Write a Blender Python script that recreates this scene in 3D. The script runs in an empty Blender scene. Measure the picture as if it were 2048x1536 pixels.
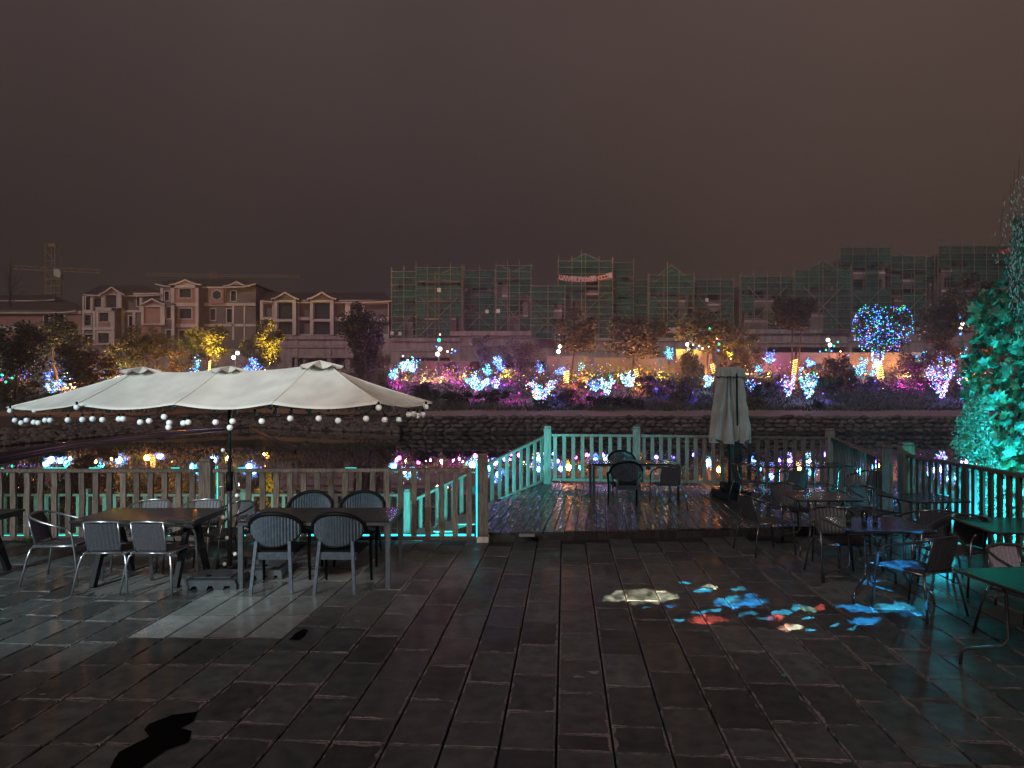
import bpy, math, random
from mathutils import Vector, Matrix, noise
R = random.Random(7)
S = bpy.context.scene
C = S.collection
PI = math.pi
# ---------------------------------------------------------------- camera
F = 1420.0                       # focal length in pixels of a 2048 wide frame
EYE = 2.1                        # the lens is 2.1 m over the paving
HOR = 792.0
cam = bpy.data.cameras.new('camera')
cam.sensor_width = 36; cam.lens = F/2048*36
cam.shift_y = (HOR-768)/2048
cam.clip_start = 0.05; cam.clip_end = 4000
camo = bpy.data.objects.new('camera', cam); C.objects.link(camo)
camo.location = (0, 0, EYE); camo.rotation_euler = (PI/2, 0, 0)
S.camera = camo
# ---------------------------------------------------------------- night sky
w = bpy.data.worlds.new('World'); S.world = w; w.use_nodes = True
nt = w.node_tree; N = nt.nodes; L = nt.links
for n in list(N): N.remove(n)
tc = N.new('ShaderNodeTexCoord'); sep = N.new('ShaderNodeSeparateXYZ'); L.new(tc.outputs['Generated'], sep.inputs[0])
up = N.new('ShaderNodeValToRGB'); L.new(sep.outputs['Z'], up.inputs[0])
e = up.color_ramp.elements
e[0].position = 0.0; e[0].color = (.021, .0145, .0120, 1)
e[1].position = 0.7; e[1].color = (.086, .060, .056, 1)
for p, c in ((.10, (.0235, .0170, .0150, 1)), (.20, (.0310, .0225, .0205, 1)), (.32, (.050, .0355, .0325, 1)), (.45, (.071, .050, .047, 1))):
    q = e.new(p); q.color = c
glow = N.new('ShaderNodeMapRange'); L.new(sep.outputs['X'], glow.inputs['Value'])
glow.inputs['From Min'].default_value = -.15; glow.inputs['From Max'].default_value = .75
mx = N.new('ShaderNodeMix'); mx.data_type = 'RGBA'; mx.blend_type = 'ADD'
L.new(glow.outputs[0], mx.inputs['Factor']); L.new(up.outputs[0], mx.inputs['A']); mx.inputs['B'].default_value = (.038, .0205, .0085, 1)
cn = N.new('ShaderNodeTexNoise'); cn.inputs['Scale'].default_value = 2.2; cn.inputs['Detail'].default_value = 6; L.new(tc.outputs['Generated'], cn.inputs[0])
cr = N.new('ShaderNodeMapRange'); L.new(cn.outputs[0], cr.inputs['Value']); cr.inputs['To Min'].default_value = .74; cr.inputs['To Max'].default_value = 1.26
vm = N.new('ShaderNodeVectorMath'); vm.operation = 'SCALE'; L.new(mx.outputs['Result'], vm.inputs[0]); L.new(cr.outputs[0], vm.inputs['Scale'])
bg = N.new('ShaderNodeBackground'); L.new(vm.outputs[0], bg.inputs[0]); bg.inputs[1].default_value = 0.84
wo = N.new('ShaderNodeOutputWorld'); L.new(bg.outputs[0], wo.inputs[0])
# faint town glow from behind the terrace
sd = bpy.data.lights.new('town_glow', 'SUN'); sd.energy = .78; sd.angle = math.radians(8); sd.color = (1, .80, .74)
so = bpy.data.objects.new('town_glow', sd); C.objects.link(so)
sd.color = (1, .83, .79); so.rotation_euler = (math.radians(62), 0, math.radians(-22))
S.view_settings.view_transform = 'Standard'; S.view_settings.look = 'None'
S.view_settings.exposure = 0; S.view_settings.gamma = 1; S.view_settings.use_curve_mapping = False
S.render.engine = 'CYCLES'
cy = S.cycles
cy.use_denoising = True; cy.max_bounces = 6; cy.diffuse_bounces = 2; cy.glossy_bounces = 4; cy.transmission_bounces = 4
cy.transparent_max_bounces = 8; cy.caustics_reflective = False; cy.caustics_refractive = False
cy.sample_clamp_indirect = 3; cy.use_adaptive_sampling = True; cy.adaptive_threshold = .01
try: cy.use_light_tree = True
except Exception: pass

# ---------------------------------------------------------------- helpers
def W(px, py, d): return Vector(((px-1024)*d/F, d, EYE+(HOR-py)*d/F))     # a point at depth d
def G(px, py, z=0):
    d = F*(EYE-z)/(py-HOR); return Vector(((px-1024)*d/F, d, z))           # a point at height z
def lerp(a, b, t): return a+(b-a)*t
def itp(tab, x):
    if x <= tab[0][0]: return tab[0][1]
    for (a, u), (b, v) in zip(tab, tab[1:]):
        if x <= b: return u+(v-u)*(x-a)/(b-a)
    return tab[-1][1]

def mat(name, col, col2=None, rough=.6, scale=5, bump=0, metal=0, emit=None, es=1, stretch=(1, 1, 1), spec=.5, contrast=(.35, .65), rough2=None, bscale=None, coat=0, detail=4, rnd=.25, subs=0):
    m = bpy.data.materials.new(name); m.use_nodes = True
    n = m.node_tree.nodes; l = m.node_tree.links; b = n['Principled BSDF']
    b.inputs['Roughness'].default_value = rough; b.inputs['Metallic'].default_value = metal
    b.inputs['Specular IOR Level'].default_value = spec; b.inputs['Coat Weight'].default_value = coat; b.inputs['Coat Roughness'].default_value = .08
    b.inputs['Base Color'].default_value = (*col, 1)
    if emit:
        b.inputs['Emission Color'].default_value = (*emit, 1); b.inputs['Emission Strength'].default_value = es
    if col2 or bump or rough2 is not None:
        t = n.new('ShaderNodeTexCoord'); oi = n.new('ShaderNodeObjectInfo')
        mp = n.new('ShaderNodeMapping'); mp.inputs['Scale'].default_value = stretch; l.new(t.outputs['Object'], mp.inputs[0])
        no = n.new('ShaderNodeTexNoise'); no.noise_dimensions = '4D'; no.inputs['Scale'].default_value = scale; no.inputs['Detail'].default_value = detail
        l.new(mp.outputs[0], no.inputs['Vector'])
        mu = n.new('ShaderNodeMath'); mu.operation = 'MULTIPLY'; mu.inputs[1].default_value = 37; l.new(oi.outputs['Random'], mu.inputs[0]); l.new(mu.outputs[0], no.inputs['W'])
        mr = n.new('ShaderNodeMapRange'); mr.inputs['From Min'].default_value = contrast[0]; mr.inputs['From Max'].default_value = contrast[1]; l.new(no.outputs[0], mr.inputs['Value'])
        if col2:
            mixc = n.new('ShaderNodeMix'); mixc.data_type = 'RGBA'; l.new(mr.outputs[0], mixc.inputs['Factor'])
            mixc.inputs['A'].default_value = (*col, 1); mixc.inputs['B'].default_value = (*col2, 1)
            r2 = n.new('ShaderNodeMapRange'); l.new(oi.outputs['Random'], r2.inputs['Value']); r2.inputs['To Min'].default_value = 1-rnd; r2.inputs['To Max'].default_value = 1+rnd
            sc = n.new('ShaderNodeVectorMath'); sc.operation = 'SCALE'; l.new(mixc.outputs['Result'], sc.inputs[0]); l.new(r2.outputs[0], sc.inputs['Scale'])
            l.new(sc.outputs[0], b.inputs['Base Color'])
        if rough2 is not None:
            rr = n.new('ShaderNodeMapRange'); l.new(mr.outputs[0], rr.inputs['Value']); rr.inputs['To Min'].default_value = rough; rr.inputs['To Max'].default_value = rough2
            l.new(rr.outputs[0], b.inputs['Roughness'])
        if bump:
            bn = no
            if bscale:
                bn = n.new('ShaderNodeTexNoise'); bn.inputs['Scale'].default_value = bscale; bn.inputs['Detail'].default_value = 3; l.new(mp.outputs[0], bn.inputs['Vector'])
            bp = n.new('ShaderNodeBump'); bp.inputs['Strength'].default_value = bump; bp.inputs['Distance'].default_value = .02
            l.new(bn.outputs[0], bp.inputs['Height']); l.new(bp.outputs[0], b.inputs['Normal'])
    return m
def glowmat(name, col, es, sample=False):
    m = bpy.data.materials.new(name); m.use_nodes = True
    n = m.node_tree.nodes; l = m.node_tree.links; n.clear()
    em = n.new('ShaderNodeEmission'); em.inputs[0].default_value = (*col, 1); em.inputs[1].default_value = es
    o = n.new('ShaderNodeOutputMaterial'); l.new(em.outputs[0], o.inputs[0])
    m.cycles.emission_sampling = 'AUTO' if sample else 'NONE'
    return m

class MB:
    def __init__(s): s.v = []; s.f = []; s.m = []
    def add(s, vs, fs, m=0):
        o = len(s.v); s.v += [tuple(p) for p in vs]
        for f in fs: s.f.append(tuple(i+o for i in f)); s.m.append(m)
    def box(s, x0, y0, z0, x1, y1, z1, m=0):
        s.add([(x0,y0,z0),(x1,y0,z0),(x1,y1,z0),(x0,y1,z0),(x0,y0,z1),(x1,y0,z1),(x1,y1,z1),(x0,y1,z1)],
              [(0,3,2,1),(4,5,6,7),(0,1,5,4),(1,2,6,5),(2,3,7,6),(3,0,4,7)], m)
    def cbox(s, x0, y0, z0, x1, y1, z1, b=.006, m=0):                       # chamfered box
        vs = []
        for (X0,Y0,X1,Y1,z) in ((x0+b,y0+b,x1-b,y1-b,z0),(x0,y0,x1,y1,z0+b),(x0,y0,x1,y1,z1-b),(x0+b,y0+b,x1-b,y1-b,z1)):
            vs += [(X0,Y0,z),(X1,Y0,z),(X1,Y1,z),(X0,Y1,z)]
        fs = [(3,2,1,0),(12,13,14,15)]
        for k in range(3):
            for i in range(4):
                j = (i+1)%4; fs.append((k*4+i, k*4+j, k*4+4+j, k*4+4+i))
        s.add(vs, fs, m)
    def beam(s, a, b, w, h=None, up=(0,0,1), m=0, ends=True):               # rectangular bar from a to b
        a = Vector(a); b = Vector(b); h = w if h is None else h
        d = (b-a).normalized(); u = Vector(up)
        if abs(d.dot(u)) > .99: u = Vector((0,1,0))
        x = d.cross(u).normalized(); y = x.cross(d)
        vs = [p+x*sx*w/2+y*sy*h/2 for p in (a,b) for sx,sy in ((-1,-1),(1,-1),(1,1),(-1,1))]
        s.add(vs, [(0,1,2,3),(7,6,5,4),(0,4,5,1),(1,5,6,2),(2,6,7,3),(3,7,4,0)], m)
    def tube(s, pts, r, n=6, m=0, cap=True, closed=False):
        pts = [Vector(p) for p in pts]; k = len(pts); vs = []; fs = []
        rr = r if isinstance(r, (list, tuple)) else [r]*k
        prev = None
        for i, p in enumerate(pts):
            if closed: d = pts[(i+1)%k]-pts[i-1]
            else: d = pts[min(i+1,k-1)]-pts[max(i-1,0)]
            if d.length < 1e-9: d = Vector((0,0,1))
            d.normalize()
            if prev is None:
                u = Vector((0,0,1)) if abs(d.z) < .9 else Vector((1,0,0))
                x = d.cross(u).normalized()
            else: x = (prev-d*prev.dot(d)).normalized()
            prev = x; y = d.cross(x)
            for j in range(n):
                a = 2*PI*j/n; vs.append(p+x*(math.cos(a)*rr[i])+y*(math.sin(a)*rr[i]))
        for i in range(k if closed else k-1):
            i2 = (i+1)%k
            for j in range(n):
                j2 = (j+1)%n; fs.append((i*n+j, i*n+j2, i2*n+j2, i2*n+j))
        if cap and not closed: fs += [tuple(range(n-1,-1,-1)), tuple(range((k-1)*n, k*n))]
        s.add(vs, fs, m)
    def ball(s, c, r, seg=10, ring=6, m=0, sc=(1,1,1)):
        vs = [(c[0],c[1],c[2]-r*sc[2])]; fs = []
        for i in range(1, ring):
            t = PI*i/ring-PI/2
            for j in range(seg):
                a = 2*PI*j/seg; vs.append((c[0]+r*sc[0]*math.cos(t)*math.cos(a), c[1]+r*sc[1]*math.cos(t)*math.sin(a), c[2]+r*sc[2]*math.sin(t)))
        vs.append((c[0],c[1],c[2]+r*sc[2])); T = len(vs)-1
        for j in range(seg):
            j2 = (j+1)%seg; fs.append((0,1+j2,1+j)); fs.append((T, T-seg+j, T-seg+j2))
            for i in range(ring-2): a = 1+i*seg; fs.append((a+j,a+j2,a+seg+j2,a+seg+j))
        s.add(vs, fs, m)
    def octa(s, c, r, m=0):
        x,y,z = c
        s.add([(x-r,y,z),(x+r,y,z),(x,y-r,z),(x,y+r,z),(x,y,z-r),(x,y,z+r)],
              [(0,2,5),(2,1,5),(1,3,5),(3,0,5),(2,0,4),(1,2,4),(3,1,4),(0,3,4)], m)
    def prism(s, poly, y0, y1, m=0):                                        # outline in (x,z) pushed along y
        k = len(poly); vs = [(x,y0,z) for x,z in poly]+[(x,y1,z) for x,z in poly]
        s.add(vs, [tuple(range(k)), tuple(range(2*k-1,k-1,-1))]+[(i,(i+k),(i+1)%k+k,(i+1)%k) for i in range(k)], m)
    def slab(s, poly, z0, z1, m=0):                                         # outline in (x,y)
        k = len(poly); vs = [(x,y,z0) for x,y in poly]+[(x,y,z1) for x,y in poly]
        s.add(vs, [tuple(range(k-1,-1,-1)), tuple(range(k,2*k))]+[(i,(i+1)%k,(i+1)%k+k,i+k) for i in range(k)], m)
    def mesh(s, name, mats, smooth=False, off=None):
        me = bpy.data.meshes.new(name)
        v = s.v if off is None else [(a-off[0], b-off[1], c-off[2]) for a,b,c in s.v]
        me.from_pydata(v, [], s.f)
        for m_ in (mats if isinstance(mats,(list,tuple)) else [mats]): me.materials.append(m_)
        if any(s.m): me.polygons.foreach_set('material_index', s.m)
        if smooth: me.polygons.foreach_set('use_smooth', [True]*len(s.f))
        me.update(); return me
    def obj(s, name, mats, parent=None, smooth=False, local=False, kind=None, label=None):
        off = None
        if parent is not None and not local: off = parent.location
        o = bpy.data.objects.new(name, s.mesh(name, mats, smooth, off)); C.objects.link(o)
        if parent is not None: o.parent = parent
        if kind: o['kind'] = kind
        if label: o['label'] = label
        return o
def tag(o, label, cat, group=None):
    o['label'] = label; o['category'] = cat
    if group: o['group'] = group
    return o
def thing(name, label, cat, loc=(0,0,0), rz=0, group=None):
    o = bpy.data.objects.new(name, None); C.objects.link(o); o.empty_display_size = .2
    o.location = loc; o.rotation_euler = (0,0,rz)
    return tag(o, label, cat, group)
def link(name, mesh, parent=None, loc=(0,0,0), rot=(0,0,0), sc=(1,1,1), m=None):
    o = bpy.data.objects.new(name, mesh); C.objects.link(o)
    if parent is not None: o.parent = parent
    o.location = loc; o.rotation_euler = rot; o.scale = sc
    if m: o.material_slots[0].link = 'OBJECT'; o.material_slots[0].material = m
    return o
def dup(root, loc, rz, label, group=None):
    r = root.copy(); C.objects.link(r); r.location = loc; r.rotation_euler = (0,0,rz); r['label'] = label
    if group: r['group'] = group
    for ch in list(root.children):
        c = ch.copy(); C.objects.link(c); c.parent = r
        for g in ch.children:
            d = g.copy(); C.objects.link(d); d.parent = c
    return r
def lamp(name, kind, loc, col, power, size=.1, parent=None, aim=None, spot=None, blend=.5):
    ld = bpy.data.lights.new(name, kind); ld.color = col; ld.energy = power
    if kind in ('POINT','SPOT'): ld.shadow_soft_size = size
    if kind == 'AREA': ld.size = size
    if spot: ld.spot_size = math.radians(spot); ld.spot_blend = blend
    o = bpy.data.objects.new(name, ld); C.objects.link(o)
    o.location = loc
    if aim is not None: o.rotation_euler = (Vector(aim)-Vector(loc)).to_track_quat('-Z','Y').to_euler()
    if parent is not None: o.parent = parent; o.location = Vector(loc)-parent.location
    return o

# ---------------------------------------------------------------- materials
M = {}
M['wood_grey'] = mat('weathered_wood', (.19,.135,.105), (.085,.058,.045), .75, 9, .6, stretch=(6,6,.7), rnd=.3)
M['wood_teal'] = mat('painted_deck_rail', (.20,.19,.175), (.11,.10,.095), .6, 8, .4, stretch=(6,6,.7), rnd=.15)
M['shaded_rail'] = mat('shaded_wood_rail', (.11,.10,.095), (.05,.045,.042), .6, 8, .4, stretch=(6,6,.7), rnd=.15)  # darker copy of the rail wood, the missing light put into its colour
M['plank'] = mat('wet_deck_plank', (.042,.040,.037), (.017,.016,.015), .22, 4, .04, stretch=(5,.8,1), rough2=.40, rnd=.45, bscale=9)
M['mortar'] = mat('mortar', (.26,.25,.24), (.07,.066,.062), .8, 14, .5)
M['black_gap'] = mat('joint_gap', (.012,.011,.010), rough=.9)
M['white'] = mat('white_paint', (.7,.7,.68), (.5,.5,.48), .5, 20, rnd=.05)
M['black_metal'] = mat('black_metal', (.022,.025,.028), rough=.35, spec=.5)
M['alu'] = mat('brushed_tube', (.42,.43,.46), rough=.28, metal=.85)
M['dark_tube'] = mat('dark_tube', (.16,.17,.18), rough=.25, metal=.8)
M['mesh_dark'] = mat('woven_mesh', (.075,.08,.09), (.045,.048,.055), .5, 60, .2, rnd=.1)
M['mesh_grey'] = mat('grey_webbing', (.075,.075,.09), (.05,.05,.06), .5, 60, .2, rnd=.1)
M['rattan'] = mat('moulded_resin', (.070,.095,.125), (.040,.055,.072), .45, 30, .15, rnd=.1)
M['rattan_rim'] = mat('dark_resin_rim', (.004,.0045,.005), rough=.55, spec=.15)
M['trestle'] = mat('trestle_metal', (.012,.013,.015), rough=.6, spec=.2)
M['slat_black'] = mat('black_slat', (.022,.024,.026), (.012,.013,.014), .28, 8, .2, stretch=(1,6,1), rnd=.2)
M['top_black'] = mat('black_table_top', (.013,.014,.016), rough=.22, bump=.1, scale=30)
M['top_glass'] = mat('glass_table_top', (.012,.014,.015), rough=.20, spec=.28, scale=40, bump=.06)
M['canvas'] = mat('cream_canvas', (.77,.75,.70), (.56,.545,.505), .85, 3.2, .15, rnd=.03, bscale=60, contrast=(.3,.7))
M['canvas_grey'] = mat('grey_canvas', (.40,.42,.40), (.30,.32,.30), .85, 4, .2, rnd=.03)
M['plastic'] = mat('grey_plastic', (.055,.065,.075), (.035,.042,.05), .45, 12, .2)
M['bulb'] = mat('frosted_globe', (.88,.93,.95), rough=.3, spec=.4)
M['bulb'].node_tree.nodes['Principled BSDF'].inputs['Subsurface Weight'].default_value = .25
M['leaf'] = [mat('leaf_dark_green', (.030,.050,.022), (.013,.024,.011), .6, 8, rnd=.2, scale=1.2) if 0 else mat('leaf_dark_green', (.034,.055,.024), (.014,.025,.012), .6, 1.2),
             mat('leaf_brown', (.110,.100,.052), (.048,.045,.024), .6, 1.2),
             mat('leaf_olive', (.120,.112,.040), (.060,.060,.022), .6, 1.2),
             mat('leaf_pinkish', (.085,.070,.058), (.045,.036,.032), .6, 1.2)]
M['bark'] = mat('bark', (.075,.058,.045), (.035,.028,.022), .85, 6, .5, stretch=(4,4,.6))
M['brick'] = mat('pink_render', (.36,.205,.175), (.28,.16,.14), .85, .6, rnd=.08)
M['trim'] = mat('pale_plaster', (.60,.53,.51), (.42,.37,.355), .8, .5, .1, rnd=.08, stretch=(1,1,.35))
M['shade'] = mat('shaded_render', (.19,.15,.145), (.12,.10,.095), .85, .5, rnd=.1)  # darker render for side and set-back walls, shade put into the colour
M['roof'] = mat('roof_tile', (.055,.040,.038), (.030,.022,.021), .55, 3, .3, stretch=(3,.5,.5))
M['pane'] = mat('dark_glass', (.022,.032,.034), rough=.25, spec=.6)
M['concrete'] = mat('bare_concrete', (.20,.185,.17), (.12,.11,.10), .9, .45, rnd=.12, stretch=(1,1,.4))
M['podium'] = mat('streaked_concrete', (.36,.30,.30), (.20,.165,.165), .85, .9, rnd=.08, stretch=(1.6,1,.25))
M['pinkwall'] = mat('garden_wall', (.20,.13,.115), (.12,.08,.075), .85, .35, rnd=.05)
M['pole'] = mat('bamboo_pole', (.24,.23,.165), (.14,.135,.10), .7, 2)
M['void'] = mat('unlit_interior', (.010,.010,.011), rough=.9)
M['grass'] = mat('rough_grass', (.060,.058,.040), (.020,.024,.016), .85, .9, 1.0, detail=8, stretch=(.35,1,1))
M['path'] = mat('bank_path', (.15,.105,.075), (.09,.065,.048), .8, .7, .4)
M['rubble'] = mat('rubble_bank', (.050,.040,.036), (.014,.012,.011), .7, 1.1, 1.0, detail=8)
M['stone'] = mat('boulder', (.14,.125,.115), (.05,.045,.042), .75, 2.5, .6, rnd=.5)
M['steel_y'] = mat('crane_yellow', (.22,.14,.05), rough=.6)
M['steel_w'] = mat('crane_cab', (.5,.46,.42), rough=.5)
M['red'] = mat('red_cloth', (.42,.045,.05), (.34,.035,.04), .8, 3)
M['paper'] = mat('placard', (.6,.58,.56), rough=.7)
TEAL = (.03,.75,.62); CYAN = (.02,.62,.85); 
M['rope'] = glowmat('teal_rope_light', (.02,.55,.47), 2.2, True)
M['ropeb'] = glowmat('cyan_rope_light', (.02,.62,.75), 3.2, True)
LC = [(.03,.14,1.0),(.10,.45,1.0),(.02,.85,.35),(.55,.25,1.0),(1.0,.10,.08),(.65,.85,1.0),(1.0,.55,.12),(1.0,.05,.65)]
M['led'] = [glowmat('led_'+n, c, s) for n,c,s in zip(('blue','azure','green','violet','red','white','amber','magenta'), LC, (8,5.2,3.8,5.6,4,5.6,5,4.4))]
M['globe'] = glowmat('lamp_globe', (1,.93,.80), 9)
M['coil'] = glowmat('amber_coil', (1,.50,.12), 9)
M['spotlens'] = glowmat('amber_lens', (1,.62,.22), 8)
M['maglens'] = glowmat('magenta_lens', (1,.05,.55), 2.2)
M['violens'] = glowmat('violet_lens', (.16,.08,1), 4.5)

# net: green debris mesh, half see-through
def netmat():
    m = bpy.data.materials.new('green_debris_net'); m.use_nodes = True
    n = m.node_tree.nodes; l = m.node_tree.links; b = n['Principled BSDF']; o = n['Material Output']
    b.inputs['Roughness'].default_value = .9; b.inputs['Specular IOR Level'].default_value = .1
    t = n.new('ShaderNodeTexCoord'); no = n.new('ShaderNodeTexNoise'); no.inputs['Scale'].default_value = .55; no.inputs['Detail'].default_value = 5
    l.new(t.outputs['Object'], no.inputs[0])
    oi = n.new('ShaderNodeObjectInfo')
    mx = n.new('ShaderNodeMix'); mx.data_type = 'RGBA'; mx.inputs['A'].default_value = (.036,.082,.068,1); mx.inputs['B'].default_value = (.028,.122,.086,1)
    l.new(oi.outputs['Random'], mx.inputs['Factor']); l.new(mx.outputs['Result'], b.inputs['Base Color'])
    tr = n.new('ShaderNodeBsdfTransparent'); ms = n.new('ShaderNodeMixShader')
    mr = n.new('ShaderNodeMapRange'); mr.inputs['From Min'].default_value = .35; mr.inputs['From Max'].default_value = .65
    mr.inputs['To Min'].default_value = .64; mr.inputs['To Max'].default_value = .96
    l.new(no.outputs[0], mr.inputs['Value']); l.new(mr.outputs[0], ms.inputs[0]); l.new(tr.outputs[0], ms.inputs[1]); l.new(b.outputs[0], ms.inputs[2]); l.new(ms.outputs[0], o.inputs[0])
    return m
M['net'] = netmat()

# paving: dark wet stone, crumbs of mortar at its edges, dry pale patches under the furniture
A1 = math.radians(4.27)
def tilemat(name, base, base2, r0, r1, mort=True, dry=True):
    m = bpy.data.materials.new(name); m.use_nodes = True
    n = m.node_tree.nodes; l = m.node_tree.links; b = n['Principled BSDF']
    t = n.new('ShaderNodeTexCoord'); g = n.new('ShaderNodeNewGeometry'); oi = n.new('ShaderNodeObjectInfo')
    def math_(op, a, c=None, d=None):
        x = n.new('ShaderNodeMath'); x.operation = op
        for i, v in enumerate((a,c,d)):
            if v is None: continue
            if isinstance(v,(int,float)): x.inputs[i].default_value = v
            else: l.new(v, x.inputs[i])
        return x.outputs[0]
    def noise_(vec, sc, det=4):
        x = n.new('ShaderNodeTexNoise'); x.inputs['Scale'].default_value = sc; x.inputs['Detail'].default_value = det; l.new(vec, x.inputs[0]); return x.outputs[0]
    P = g.outputs['Position']
    n1 = noise_(P, 1.3, 5); n2 = noise_(P, 9, 6); n3 = noise_(P, 45, 4)
    def mixc(f, a, c):
        x = n.new('ShaderNodeMix'); x.data_type = 'RGBA'
        for k, v in (('Factor',f),('A',a),('B',c)):
            if isinstance(v, tuple): x.inputs[k].default_value = (*v,1)
            elif isinstance(v, float): x.inputs[k].default_value = v
            else: l.new(v, x.inputs[k])
        return x.outputs['Result']
    def rng(v, a, c, d=0., e_=1.):
        x = n.new('ShaderNodeMapRange'); l.new(v, x.inputs['Value']); x.inputs['From Min'].default_value=a; x.inputs['From Max'].default_value=c; x.inputs['To Min'].default_value=d; x.inputs['To Max'].default_value=e_; return x.outputs[0]
    col = mixc(rng(n2,.35,.68), base, base2)
    v = n.new('ShaderNodeVectorMath'); v.operation='SCALE'; l.new(col, v.inputs[0]); l.new(rng(oi.outputs['Random'],0,1,.55,1.45), v.inputs['Scale']); col = v.outputs[0]
    v = n.new('ShaderNodeVectorMath'); v.operation='SCALE'; l.new(col, v.inputs[0]); l.new(rng(noise_(P,.55,6),.35,.65,.72,1.25), v.inputs['Scale']); col = v.outputs[0]
    rough = math_('ADD', rng(n1,.35,.65,r0,r1), math_('MULTIPLY', n3, .10))
    if dry:
        tot = None
        for (cx,cy,rx,ry) in ((-4.2,7.95,.62,.45),(-2.25,8.2,.85,.42),(4.1,9.45,.42,.28),(3.95,7.75,.60,.30),(3.5,7.45,.25,.16),(4.75,6.75,.3,.3)):
            s = n.new('ShaderNodeVectorMath'); s.operation='SUBTRACT'; l.new(P, s.inputs[0]); s.inputs[1].default_value=(cx,cy,0)
            d = n.new('ShaderNodeVectorMath'); d.operation='DIVIDE'; l.new(s.outputs[0], d.inputs[0]); d.inputs[1].default_value=(rx,ry,99)
            q = n.new('ShaderNodeVectorMath'); q.operation='LENGTH'; l.new(d.outputs[0], q.inputs[0])
            k = rng(math_('ADD', q.outputs['Value'], math_('MULTIPLY', math_('SUBTRACT', n2,.5), 1.6)), .92, 1.0, 1., 0.)
            tot = k if tot is None else math_('MAXIMUM', tot, k)
        col = mixc(math_('MULTIPLY', tot, .8), col, (.17,.175,.165)); rough = math_('MAXIMUM', rough, math_('MULTIPLY', tot, .8))
    if mort:
        so_ = n.new('ShaderNodeSeparateXYZ'); l.new(t.outputs['Object'], so_.inputs[0])
        ex = math_('SUBTRACT', .1625, math_('ABSOLUTE', so_.outputs[0])); ey = math_('SUBTRACT', .3085, math_('ABSOLUTE', so_.outputs[1]))
        ed = math_('MINIMUM', ex, math_('MULTIPLY', ey, .8))
        mm = rng(math_('ADD', math_('MULTIPLY', ed, -16.), math_('ADD', math_('MULTIPLY', n2, 1.5), math_('MULTIPLY', n1, 1.0))), 1.12, 1.25)
        col = mixc(mm, col, mixc(rng(n3,.4,.6), (.16,.155,.15), (.30,.29,.28))); rough = math_('MAXIMUM', rough, math_('MULTIPLY', mm, .7))
    l.new(col, b.inputs['Base Color']); l.new(rough, b.inputs['Roughness'])
    bp = n.new('ShaderNodeBump'); bp.inputs['Strength'].default_value=.22; bp.inputs['Distance'].default_value=.008
    l.new(math_('ADD', n2, math_('MULTIPLY', n3, .35)), bp.inputs['Height']); l.new(bp.outputs[0], b.inputs['Normal'])
    return m
M['tile'] = tilemat('wet_paving_slab', (.084,.098,.098), (.040,.046,.046), .25, .58)
M['tile_far'] = tilemat('wet_paving_slab_far', (.084,.098,.098), (.040,.046,.046), .25, .58, mort=False)
M['tile_pale'] = tilemat('smooth_pale_slab', (.23,.255,.255), (.17,.19,.19), .10, .22, mort=False, dry=False)
# ================================================================= SETTING
WZ = -0.95                                                                   # water level
def struct(name, mb, m, parent=None, smooth=False):
    o = mb.obj(name, m, parent, smooth); o['kind'] = 'structure'; return o
# water
b = MB(); b.add([(-260,11,WZ),(300,11,WZ),(300,90,WZ),(-260,90,WZ)], [(0,1,2,3)])
b.add([(-260,-40,WZ),(300,-40,WZ),(300,11,WZ),(-260,11,WZ)], [(0,1,2,3)])
wm = bpy.data.materials.new('lake_water'); wm.use_nodes = True
n = wm.node_tree.nodes; l = wm.node_tree.links; bb = n['Principled BSDF']
bb.inputs['Base Color'].default_value = (.004,.006,.006,1); bb.inputs['Roughness'].default_value = .015; bb.inputs['Specular IOR Level'].default_value = 1.0; bb.inputs['IOR'].default_value = 1.5
g_ = n.new('ShaderNodeNewGeometry'); mp = n.new('ShaderNodeMapping'); mp.inputs['Scale'].default_value = (.35,1.4,1); l.new(g_.outputs['Position'], mp.inputs[0])
nn = n.new('ShaderNodeTexNoise'); nn.inputs['Scale'].default_value = 1.3; nn.inputs['Detail'].default_value = 3; l.new(mp.outputs[0], nn.inputs[0])
bp = n.new('ShaderNodeBump'); bp.inputs['Strength'].default_value = .035; bp.inputs['Distance'].default_value = .01; l.new(nn.outputs[0], bp.inputs['Height']); l.new(bp.outputs[0], bb.inputs['Normal'])
struct('lake_water', b, wm)

# far bank: waterline depth by bearing (bearing given as the column it has in the frame)
DW = [(-900,20),(-300,33),(0,42.9),(130,49),(260,56),(380,63.7),(450,67.7),(520,69),(620,63),(760,58.5),(860,57.8),(2100,57.0),(3200,50)]
def dwater(px): return itp(DW, px)
def bank(px, d):
    dw = dwater(px); wall = px > 800
    if wall: prof = [(dw+.55,.44),(68,.62),(72,.80),(80,2.0),(88,3.4),(96,4.5),(104,5.5),(128,5.9),(200,6.4),(600,8),(3000,20)]
    else:
        prof = [(dw-3,-1.7),(dw,WZ),(dw+4,-.45),(max(dw+9,60),.05),(70,.62),(73,.85),(80,2.0),(88,3.4),(96,4.5),(104,5.5),(128,5.9),(200,6.4),(600,8),(3000,20)]
    z = itp(prof, d)
    x = (px-1024)*d/F
    if d > dw+2 and d < 140: z += .12*noise.noise((x*.25, d*.25, 0))+.05*noise.noise((x*1.1,d*1.1,3))
    return z
def Dfor(px, py):                                                            # depth at which the bank shows at this height of the frame
    best = 60
    d = dwater(px)+2
    while d < 104:
        if HOR-F*(bank(px,d)-EYE)/d <= py: return d
        d += .5
    return 104
ds_mid = [.55,1.2,2,3,4.5,6,8,10]
cols = list(range(-900, 801, 17))+[801]+list(range(818, 3200, 17)); rows = 62
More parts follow.
